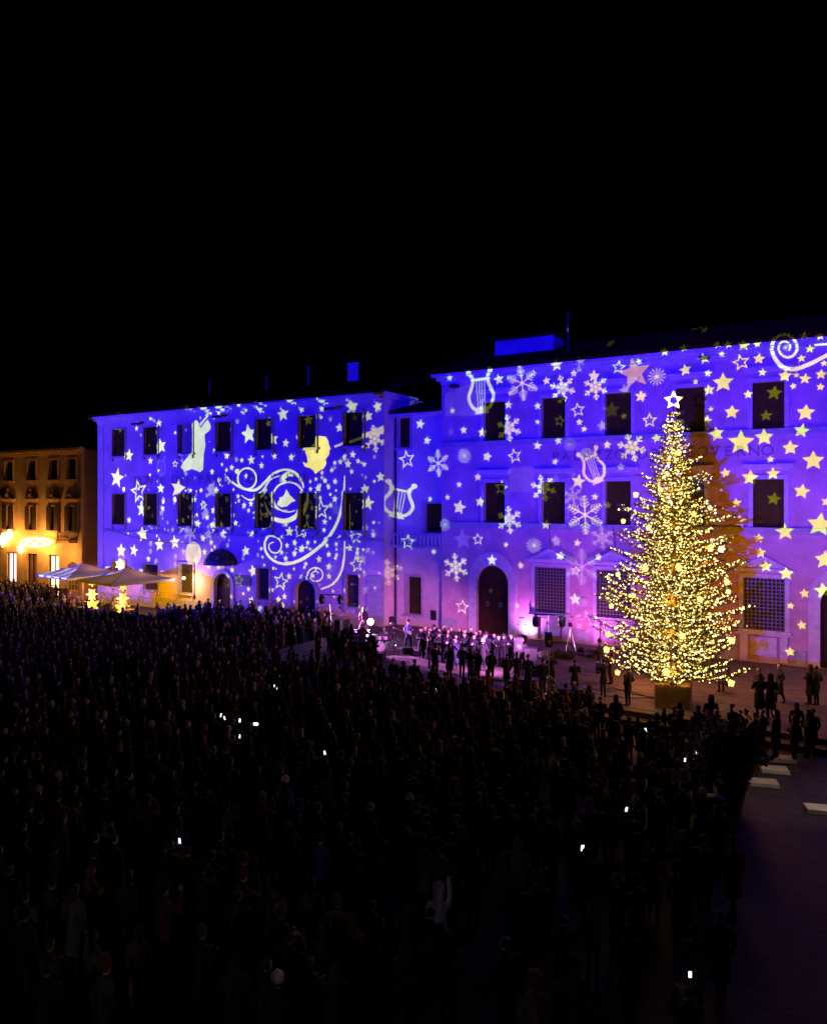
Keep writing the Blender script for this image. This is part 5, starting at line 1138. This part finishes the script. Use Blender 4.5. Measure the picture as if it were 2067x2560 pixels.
q = G(); q.prism(star(.55, .5, 6), -.08, .08); q.prism(star(.4, .5, 5, .4), -.14, .14); local(q.build('lit_star', M_garl), t)
cafe_t = None
for i in range(9):
    x = -62+i*1.75+random.uniform(-.3, .3); y = -5.2+random.uniform(-1.6, 1.2)
    t = thing('cafe_table', 'small round cafe table under the parasols', 'table', (x, y, ZG), 'cafe tables')
    q = G(); q.lathe([(.36, .72), (.37, .74), (.36, .76)], (0, 0, 0), 14); local(q.build('tabletop', M_wood), t)
    q = G(); q.tube([(0, 0, .04), (0, 0, .72)], .03, 6); q.lathe([(.22, .01), (.05, .05)], (0, 0, 0), 10); local(q.build('pedestal', M_iron), t)
    for s in (-1, 1):
        t2 = thing('cafe_chair', 'bent-back chair drawn up to a cafe table', 'chair', (x+s*.62, y, ZG), 'cafe chairs'); t2.rotation_euler = (0, 0, s*PI/2+PI)
        q = G(); q.box(-.21, .21, -.2, .2, .43, .47); local(q.build('seat', M_wood), t2)
        q = G(); q.tube([(-.2, -.2, .45), (-.19, -.24, .85), (.19, -.24, .85), (.2, -.2, .45)], .017, 5); local(q.build('backrest', M_iron), t2)
        for lx in (-1, 1):
            for ly in (-1, 1): q = G(); q.tube([(lx*.19, ly*.18, .44), (lx*.2, ly*.2, .005)], .014, 5); local(q.build('leg', M_iron), t2)
        pr = person('s', (x+s*.62, y+.0, ZG-.02), s*PI/2, 1.72, 'person seated at a cafe table under the parasols', 'seated cafe guests', random.choice(((.25, .06, .04), (.3, .25, .2), (.06, .05, .05), (.15, .1, .08))))
# hedge boxes in front of the cafe
for i in range(5):
    x = -59+i*2.9; y = -8.9
    t = thing('hedge_planter', 'low hedge in a dark trough, %s along the cafe front' % ordn[i], 'hedge', (x, y, ZG))
    q = G(); q.box(-1.3, 1.3, -.25, .25, .01, .45); local(q.build('trough', M_black), t)
    n = 900; P = np.column_stack([rng.uniform(-1.3, 1.3, n), rng.uniform(-.3, .3, n), rng.uniform(.4, .95, n)]); a = rng.normal(size=(n, 3))*.07; b = rng.normal(size=(n, 3))*.05
    me = bpy.data.meshes.new('foliage'); me.from_pydata(np.stack([P-a, P+b, P+a, P-b], 1).reshape(-1, 3).tolist(), [], np.arange(n*4).reshape(-1, 4).tolist()); me.materials.append(M_leaf)
    o = bpy.data.objects.new('foliage', me); C.objects.link(o); local(o, t); o['kind'] = 'stuff'
# lights of the orange house: garland, star, lamps
def garland(name, pts_px, rad, label, closed=False):
    P = [fac(x, y, YL-.45) for x, y in pts_px]; q = G(); q.tube([tuple(p) for p in P], rad, 6); o = q.build(name, M_garl); return tag(o, label, 'light garland')
el = [(90+38*math.cos(a), 1356+10*math.sin(a)) for a in [k*PI/10 for k in range(21)]]
garland('light_garland', el, .11, 'glowing oval light garland over the shop door of the orange house')
garland('light_garland', [(62, 1362), (75, 1350), (88, 1362), (100, 1350), (115, 1360)], .13, 'glowing wavy light tube inside the oval garland')
for px, py, r, lb in ((8, 1350, .75, 'glowing big flower light at the left edge of the orange house'), (24, 1338, .6, 'glowing flower light above the pink shop door'), (52, 1372, .5, 'small glowing star at the left end of the oval garland')):
    p = fac(px, py, YL-.4); t = thing('flower_light', lb, 'light', p); q = G(); q.prism(star(r, .6, 6), -.1, .1); q.prism(star(r*.7, .6, 5, .3), -.2, .2); local(q.build('lit_petals', M_garl), t)
for px, py, pw in ((90, 1362, 600), (14, 1350, 430), (150, 1390, 200)):
    lamp('garland_lamp', 'POINT', fac(px, py, YL-1.5), pw, (1.0, .44, .10), radius=.3)
# ---------------------------------------------------------------- crowd
random.seed(21)
sp = []
def special(px, py, h, fig, label, coat, hat=None, z=ZG, face=None):
    p = byhead(px, py, h, z); sp.append(p); return person(fig, p, face if face is not None else toward(p, (-20, -7))+random.uniform(-.2, .2), h, label, coat=coat, hat=hat), p
PALE = (.5, .48, .5)
SPEC = [(1097, 2218, 1.72, 'j', 'person in pale jacket raising one arm, alone in the dark foreground', PALE, (.75, .73, .75)), (694, 2442, 1.7, 'a', 'person with big white beanie at the bottom of the dark crowd', DARK, (.8, .72, .72)),
 (714, 1947, 1.72, 'b', 'person in pale violet jacket with white cap in the middle of the crowd', (.22, .2, .5), (.75, .75, .8)), (437, 2072, 1.7, 'b', 'person in striped mauve coat in the left crowd', (.22, .15, .25), None), (799, 2090, 1.72, 'a', 'person in blue puffer jacket', (.06, .08, .35), None),
 (926, 2017, 1.68, 'a', 'person with cream beanie behind the blue puffer jacket', DARK, (.7, .62, .6)), (571, 1821, 1.74, 'd', 'person in pale pink coat with a dark strap', (.4, .28, .3), (.5, .36, .36)), (1832, 2100, 1.75, 'k', 'dark hooded figure walking in the empty right foreground', DARK, (.12, .12, .12)),
 (1755, 1978, 1.7, 'd', 'person with white cap beside the litter bin', DARK, (.75, .73, .72)), (1756, 1830, 1.72, 'd', 'person in pale grey hooded jacket before the steps', (.42, .4, .48), None), (1268, 1818, 1.68, 'b', 'person in long beige coat in front of the stage crowd', (.4, .33, .3), None), (1100, 1852, 1.7, 'd', 'person in pink-lit hooded jacket', (.5, .3, .35), None),
 (1600, 1888, 1.66, 'a', 'person with orange-lit wool cap', (.05, .03, .03), (.5, .32, .22)), (1482, 1893, 1.68, 'b', 'person with beige hair band left of the wool cap', (.05, .04, .05), (.5, .42, .36)), (1568, 1925, 1.6, 'b', 'person in light scarf and coat', (.35, .3, .3), None), (1472, 1998, 1.72, 'c', 'person in mauve coat lifting a phone', (.25, .18, .3), None),
 (1588, 2000, 1.72, 'c', 'person with pale hood filming with a phone', (.05, .04, .04), (.4, .36, .36)), (1441, 2060, 1.7, 'a', 'person with grey cap left of the red glow', DARK, (.3, .28, .28)), (1690, 1898, 1.7, 'b', 'person with grey-green coat near the potted shrub', (.2, .22, .2), None), (1646, 1899, 1.66, 'b', 'person with red scarf in the right crowd', (.3, .08, .06), None),
 (430, 1645, 1.7, 'a', 'person with white wool hat left of the crowd centre', DARK, (.75, .72, .7)), (50, 1665, 1.7, 'd', 'person in white jacket at the far left of the crowd', (.5, .45, .45), None), (465, 1680, 1.66, 'b', 'person in beige coat behind the white wool hat', (.4, .34, .28), None), (597, 1675, 1.7, 'b', 'person in tan coat turned sideways in the left crowd', (.4, .3, .25), None),
 (130, 1758, 1.7, 'a', 'person with pale cap at the left edge of the crowd', DARK, (.6, .52, .48)), (108, 1778, 1.7, 'b', 'person in coat with lit red front at the left edge', (.3, .12, .12), None), (380, 1808, 1.7, 'a', 'person with cream beret in the left crowd', DARK, (.6, .55, .48)), (505, 1560, 1.66, 'd', 'person in pale blue hooded coat by the bank wall', (.4, .45, .7), None),
 (558, 1525, 1.72, 'f', 'tall dark silhouette before the domed doorway', DARK, None), (590, 1522, 1.74, 'f', 'dark silhouette just right of the domed doorway', DARK, None), (690, 1540, 1.72, 'd', 'person in pale jacket by the bank window', (.4, .42, .6), None), (345, 1545, 1.7, 'd', 'person in bright blue jacket before the hedge', (.08, .12, .6), None),
 (1718, 2470, 1.72, 'c', 'person holding a very bright phone at the bottom right', DARK, None), (1335, 2440, 1.75, 'k', 'person with brown hood at the bottom centre', (.2, .14, .08), (.3, .22, .15)), (1000, 2395, 1.75, 'd', 'dark hooded person with lit rim at the bottom centre', DARK, None), (1572, 2310, 1.72, 'd', 'dark hooded person lit at the face in the right foreground', DARK, None),
 (1800, 2280, 1.75, 'k', 'dark person walking left at the right foreground', DARK, None), (723, 2335, 1.68, 'c', 'person with orange-lit face in the dark foreground', DARK, None)]
for a in SPEC: special(*a[:4], a[4], a[5], a[6])
PH = [(1724, 2440, .85), (553, 1790, 1), (562, 1797, 1), (600, 1803, 1), (640, 1812, 1.5), (1065, 1737, 1.2), (1089, 1726, .8), (1613, 1827, 1), (1738, 1882, 1), (1756, 1886, 1), (1711, 1902, .9), (1455, 2123, 1.2), (1565, 2026, .9), (812, 1884, .9), (450, 2105, 1), (111, 1793, 1.1), (600, 1843, .9), (686, 1716, .8), (693, 1723, .7)]
for i, (px, py, s) in enumerate(PH):
    p = byhead(px, py, 1.55, ZG); q = p.copy(); f = toward(p, (-20, -7)); dirf = Vector((-math.sin(f), math.cos(f), 0))
    pp = p-dirf*.36
    phone(p+Vector((0, 0, 1.58)), f+random.uniform(-.3, .3), sc_=s, group='lit phones in the crowd')
    if all((pp-k).length > .55 for k in sp): sp.append(pp); person('c', pp, f, 1.72, 'person filming with a raised lit phone in the dark crowd', 'people filming with phones', random.choice((DARK, (.03, .03, .04), (.05, .03, .03))))
for i in range(20):
    p = Vector((random.uniform(-20, -10.8), random.uniform(-13.3, -11.9), 0.02))
    if any((p-k).length < .6 for k in sp): continue
    sp.append(p); person(random.choice('aabdfkc'), p, toward(p, (-19, -6))+random.uniform(-.5, .5), random.uniform(1.6, 1.8), 'dark onlooker standing at the terrace edge before the stage', 'onlookers at the terrace edge', (.01, .01, .013))
cand = []; cells = {}
for k in sp: cells.setdefault((int(k.x//.9), int(k.y//.9)), []).append((k.x, k.y))
for i in range(1):
    for j in range(15000):
        x = random.uniform(-80, 9); y = random.uniform(-40, 0)
        if math.sin(x*1.3+1.7*math.sin(y*.9))*math.sin(y*1.5+x*.4) > .55 and random.random() < .75: continue
        if x > -31.8 and y > EDGE-1.15: continue
        if x <= -31.8 and y > -2.6: continue
        if -64 < x < -45.5 and y > -9.6: continue
        if -62 < x < -46 and y > -14 and random.random() < .55: continue
        if -46 < x < -30.5 and y > -4.5 and random.random() < .6: continue
        u, v, t = pix((x, y, ZG+1.6))
        if t < 13 or u < -20 or u > 2087 or v > 2640: continue
        dens = .95
        if v > 1950: dens = .6
        if v > 2150: dens = .36
        if u > 1500 and v > 1850: dens *= .8 if v < 2120 else .45
        if u > 1840 and v > 1800: dens = .0
        if u > 1760 and v > 1930: dens *= .12
        if random.random() > dens: continue
        p = Vector((x, y, ZG))
        ci, cj = int(x//.9), int(y//.9); md = random.uniform(.4, .62)
        if any((x-a_)**2+(y-b_)**2 < md*md for u_ in (-1, 0, 1) for v_ in (-1, 0, 1) for a_, b_ in cells.get((ci+u_, cj+v_), ())): continue
        cells.setdefault((ci, cj), []).append((x, y)); cand.append((t, p))
cand.sort(key=lambda a: a[0])
cols = [(.012, .012, .015)]*8+[(.03, .03, .035), (.02, .02, .05), (.05, .02, .02), (.06, .05, .04), (.1, .09, .09), (.03, .04, .03), (.12, .03, .03)]
hats = [None]*14+[(.02, .02, .02)]*5+[(.16, .03, .03), (.3, .28, .27), (.1, .1, .12), (.12, .1, .08)]
NI = 225
for t, p in cand[:NI]:
    person(random.choice('aabbddffkc'), p, toward(p, (-20, -7))+random.uniform(-.5, .5), random.uniform(1.58, 1.84), 'dark-dressed person standing in the unlit crowd facing the stage', 'people in the dark crowd', random.choice(cols), random.choice(hats))
# the packed far crowd: one mesh
LOW = [figure('crowd_body', (pocket, pocket), coat='short', faces=420), figure('crowd_body', (rest, rest), coat='long', hair='long', faces=420, female=True), figure('crowd_body', (hold, hold), coat='long', hair='hood', faces=420)]
VV = []; FF = []; CC = []; off = 0
skinc = (.5, .32, .24)
for t, p in cand[NI:]:
    me = random.choice(LOW); co = np.empty(len(me.vertices)*3); me.vertices.foreach_get('co', co); co = co.reshape(-1, 3)*random.choice((.66, .78, .9, .93, .95, .97, .99, 1.0, 1.01, 1.03, 1.06, 1.09))
    f = toward(p, (-20, -7))+random.uniform(-.6, .6); c, s = math.cos(f), math.sin(f); co = co@np.array([[c, s, 0], [-s, c, 0], [0, 0, 1]])+np.array(p)
    me.calc_loop_triangles(); n = len(me.polygons); tri = [pl.vertices[:] for pl in me.polygons]; VV.append(co)
    cc = random.choice(cols); hr = random.choice(((.03, .02, .015),)*5+((.25, .17, .08), (.4, .38, .36), (.55, .52, .5), (.3, .05, .05)))
    pal_ = (skinc, hr, cc, (.012, .012, .016), (.01, .01, .01))
    for pl, tv in zip(me.polygons, tri): FF.append(tuple(i+off for i in tv)); CC.append(pal_[pl.material_index])
    off += len(co)
me = bpy.data.meshes.new('crowd'); me.from_pydata(np.vstack(VV).tolist(), [], FF); at = me.attributes.new('Col', 'FLOAT_COLOR', 'FACE')
at.data.foreach_set('color', np.array([(*c, 1) for c in CC], dtype=np.float32).ravel()); me.materials.append(mat('crowd_clothes', (.02, .02, .02), .85, attr='Col')); me.polygons.foreach_set('use_smooth', [True]*len(FF))
o = bpy.data.objects.new('crowd', me); C.objects.link(o); o['kind'] = 'stuff'; o['label'] = 'packed dark crowd filling the far side of the square'; o['category'] = 'crowd'
print('CROWD', len(cand))

# ---------------------------------------------------------------- right foreground: potted shrub, bin, stone slabs
p = gnd(1827, 2032, ZG); t = thing('potted_shrub', 'bushy shrub in a terracotta pot below the steps', 'potted plant', p)
q = G(); q.lathe([(.3, .01), (.34, .06), (.42, .75), (.5, .82), (.5, .95), (.44, .96), (.4, .85)], (0, 0, 0), 18); local(q.build('pot', M_terra, None, True), t)
q = G()
for k in range(9): a = k*.7; q.tube([(0, 0, .8), (.3*math.cos(a), .3*math.sin(a), 1.4), (.75*math.cos(a)*random.uniform(.6, 1.1), .75*math.sin(a)*random.uniform(.6, 1.1), 1.8+random.random()*.8)], [.03, .02, .008], 5)
local(q.build('stems', M_bark), t)
n = 5200; d = rng.normal(size=(n, 3)); d /= np.linalg.norm(d, axis=1, keepdims=True); rr = rng.uniform(.45, 1.05, n)[:, None]*(1+.22*np.sin(d[:, :1]*7)+.18*np.cos(d[:, 2:]*9)); P = d*rr*np.array([.95, .95, 1.0])+np.array([0, 0, 1.95])
a = rng.normal(size=(n, 3))*.05; b = rng.normal(size=(n, 3))*.03
me = bpy.data.meshes.new('foliage'); me.from_pydata(np.stack([P-a, P+b, P+a, P-b], 1).reshape(-1, 3).tolist(), [], np.arange(n*4).reshape(-1, 4).tolist()); me.materials.append(M_leaf)
o = bpy.data.objects.new('foliage', me); C.objects.link(o); local(o, t); o['kind'] = 'stuff'
p = gnd(1782, 2122, ZG); t = thing('litter_bin', 'black litter bin with pale rim bands beside the potted shrub', 'bin', p)
q = G(); q.lathe([(.3, .02), (.33, .06), (.33, .95), (.3, 1.0)], (0, 0, 0), 18); local(q.build('bin_body', M_iron, None, True), t)
for z in (.9, 1.32): q = G(); q.lathe([(.335, z), (.35, z+.02), (.335, z+.04)], (0, 0, 0), 18); local(q.build('rim_band', M_steel), t)
q = G(); q.lathe([(.34, 1.36), (.3, 1.44), (.05, 1.5)], (0, 0, 0), 18); local(q.build('lid', M_iron, None, True), t); q = G()
for a in range(3): q.tube([(.3*math.cos(a*2.1), .3*math.sin(a*2.1), .95), (.3*math.cos(a*2.1), .3*math.sin(a*2.1), 1.36)], .015, 5)
local(q.build('lid_posts', M_steel), t)
slabs = [(1907, 1961, 'nearest of the three bright ones in a row'), (1934, 1928, 'middle of the three bright ones in a row'), (1953, 1901, 'farthest of the three bright ones in a row'), (1909, 1856, 'dim one close to the steps'), (2052, 2028, 'alone at the right edge')]
for px, py, lb in slabs:
    p = gnd(px, py, ZG); q = G(); Mx = Matrix.Translation(p) @ Matrix.Rotation(R(18), 4, 'Z')
    q.add([Mx @ Vector(v) for v in ((-.47, -.3, .005), (.47, -.3, .005), (.47, .3, .005), (-.47, .3, .005), (-.45, -.28, .12), (.45, -.28, .12), (.45, .28, .12), (-.45, .28, .12))], [(0, 3, 2, 1), (4, 5, 6, 7), (0, 1, 5, 4), (1, 2, 6, 5), (2, 3, 7, 6), (3, 0, 4, 7)])
    tag(q.build('stone_slab', M_stoneP), 'pale flat stone slab on the dark square, %s' % lb, 'slab')
# flagstones of the square where the lamp light shows them, and the street lamp just outside the picture
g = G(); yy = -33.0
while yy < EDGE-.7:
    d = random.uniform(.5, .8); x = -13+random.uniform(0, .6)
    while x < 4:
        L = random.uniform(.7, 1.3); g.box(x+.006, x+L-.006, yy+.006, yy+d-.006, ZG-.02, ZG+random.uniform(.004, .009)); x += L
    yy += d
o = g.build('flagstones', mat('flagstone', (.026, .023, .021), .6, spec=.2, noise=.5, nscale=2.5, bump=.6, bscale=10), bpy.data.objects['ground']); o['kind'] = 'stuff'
for px_, py_, z_, pw_, lb_ in ((2.6, -8.6, 0, 950, 'tall iron street lamp on the terrace right of the picture'), (2.2, -19.5, ZG, 420, 'tall iron street lamp at the right side of the square')):
    p = Vector((px_, py_, z_)); t = thing('unseen_lamp', lb_, 'street lamp', p)
    q = G(); q.lathe([(.16, .01), (.14, .5), (.06, .7), (.045, 4.4)], (0, 0, 0), 10); local(q.build('post', M_iron), t)
    q = G(); q.lathe([(.05, 4.95), (.25, 4.85), (.2, 4.45), (.1, 4.4)], (0, 0, 0), 8); local(q.build('lantern_head', M_lant), t)
    lamp('unseen_lamp_light', 'SPOT', p+Vector((-.45, .1, 4.4)), pw_, (1.0, .40, .17) if z_ == 0 else (1.0, .8, .68), None, (-4, 0, 1.5) if z_ == 0 else p+Vector((-4.2, .4, 0)), 125 if z_ == 0 else 60, .6, .2)
p = Vector((-9, -51.5, ZG)); t = thing('unseen_lamp', 'added lamp behind the camera that brightens the pale hats of the crowd', 'street lamp', p)
q = G(); q.lathe([(.16, .01), (.14, .5), (.06, .7), (.045, 6.5)], (0, 0, 0), 10); local(q.build('post', M_iron), t)
q = G(); q.lathe([(.05, 7.1), (.25, 6.95), (.2, 6.5), (.1, 6.45)], (0, 0, 0), 8); local(q.build('lantern_head', M_lant), t)
lamp('unseen_lamp_light', 'POINT', p+Vector((0, .45, 6.8)), 270, (1.0, .84, .86), None, radius=.2)  # added unseen lamp, lights pale hats and coats from the camera side
# overhead cables
def hang(a, b, sag, label, r=.02):
    pts = [Vector(a).lerp(Vector(b), k/14)+Vector((0, 0, -sag*4*(k/14)*(1-k/14))) for k in range(15)]; tag(G().tube(pts, r, 5).build('overhead_cable', M_black), label, 'cable')
hang(fac(264, 1320, YL-.15), fac(520, 1356, YL-.3), .55, 'black cable sagging across the cream palace above the parasols')
hang(fac(1365, 1230, -.3), fac(1376, 1375, -.45), .0, 'thin cable dropping between two windows to a pediment of the rose palace')
hang(fac(1533, 1315, -.4), fac(1538, 1383, -.5), .0, 'thin cable dropping from the string course left of the fir')
hang(fac(1193, 1455, .1), fac(1270, 1446, .1), .05, 'thin cable across the arched portal')
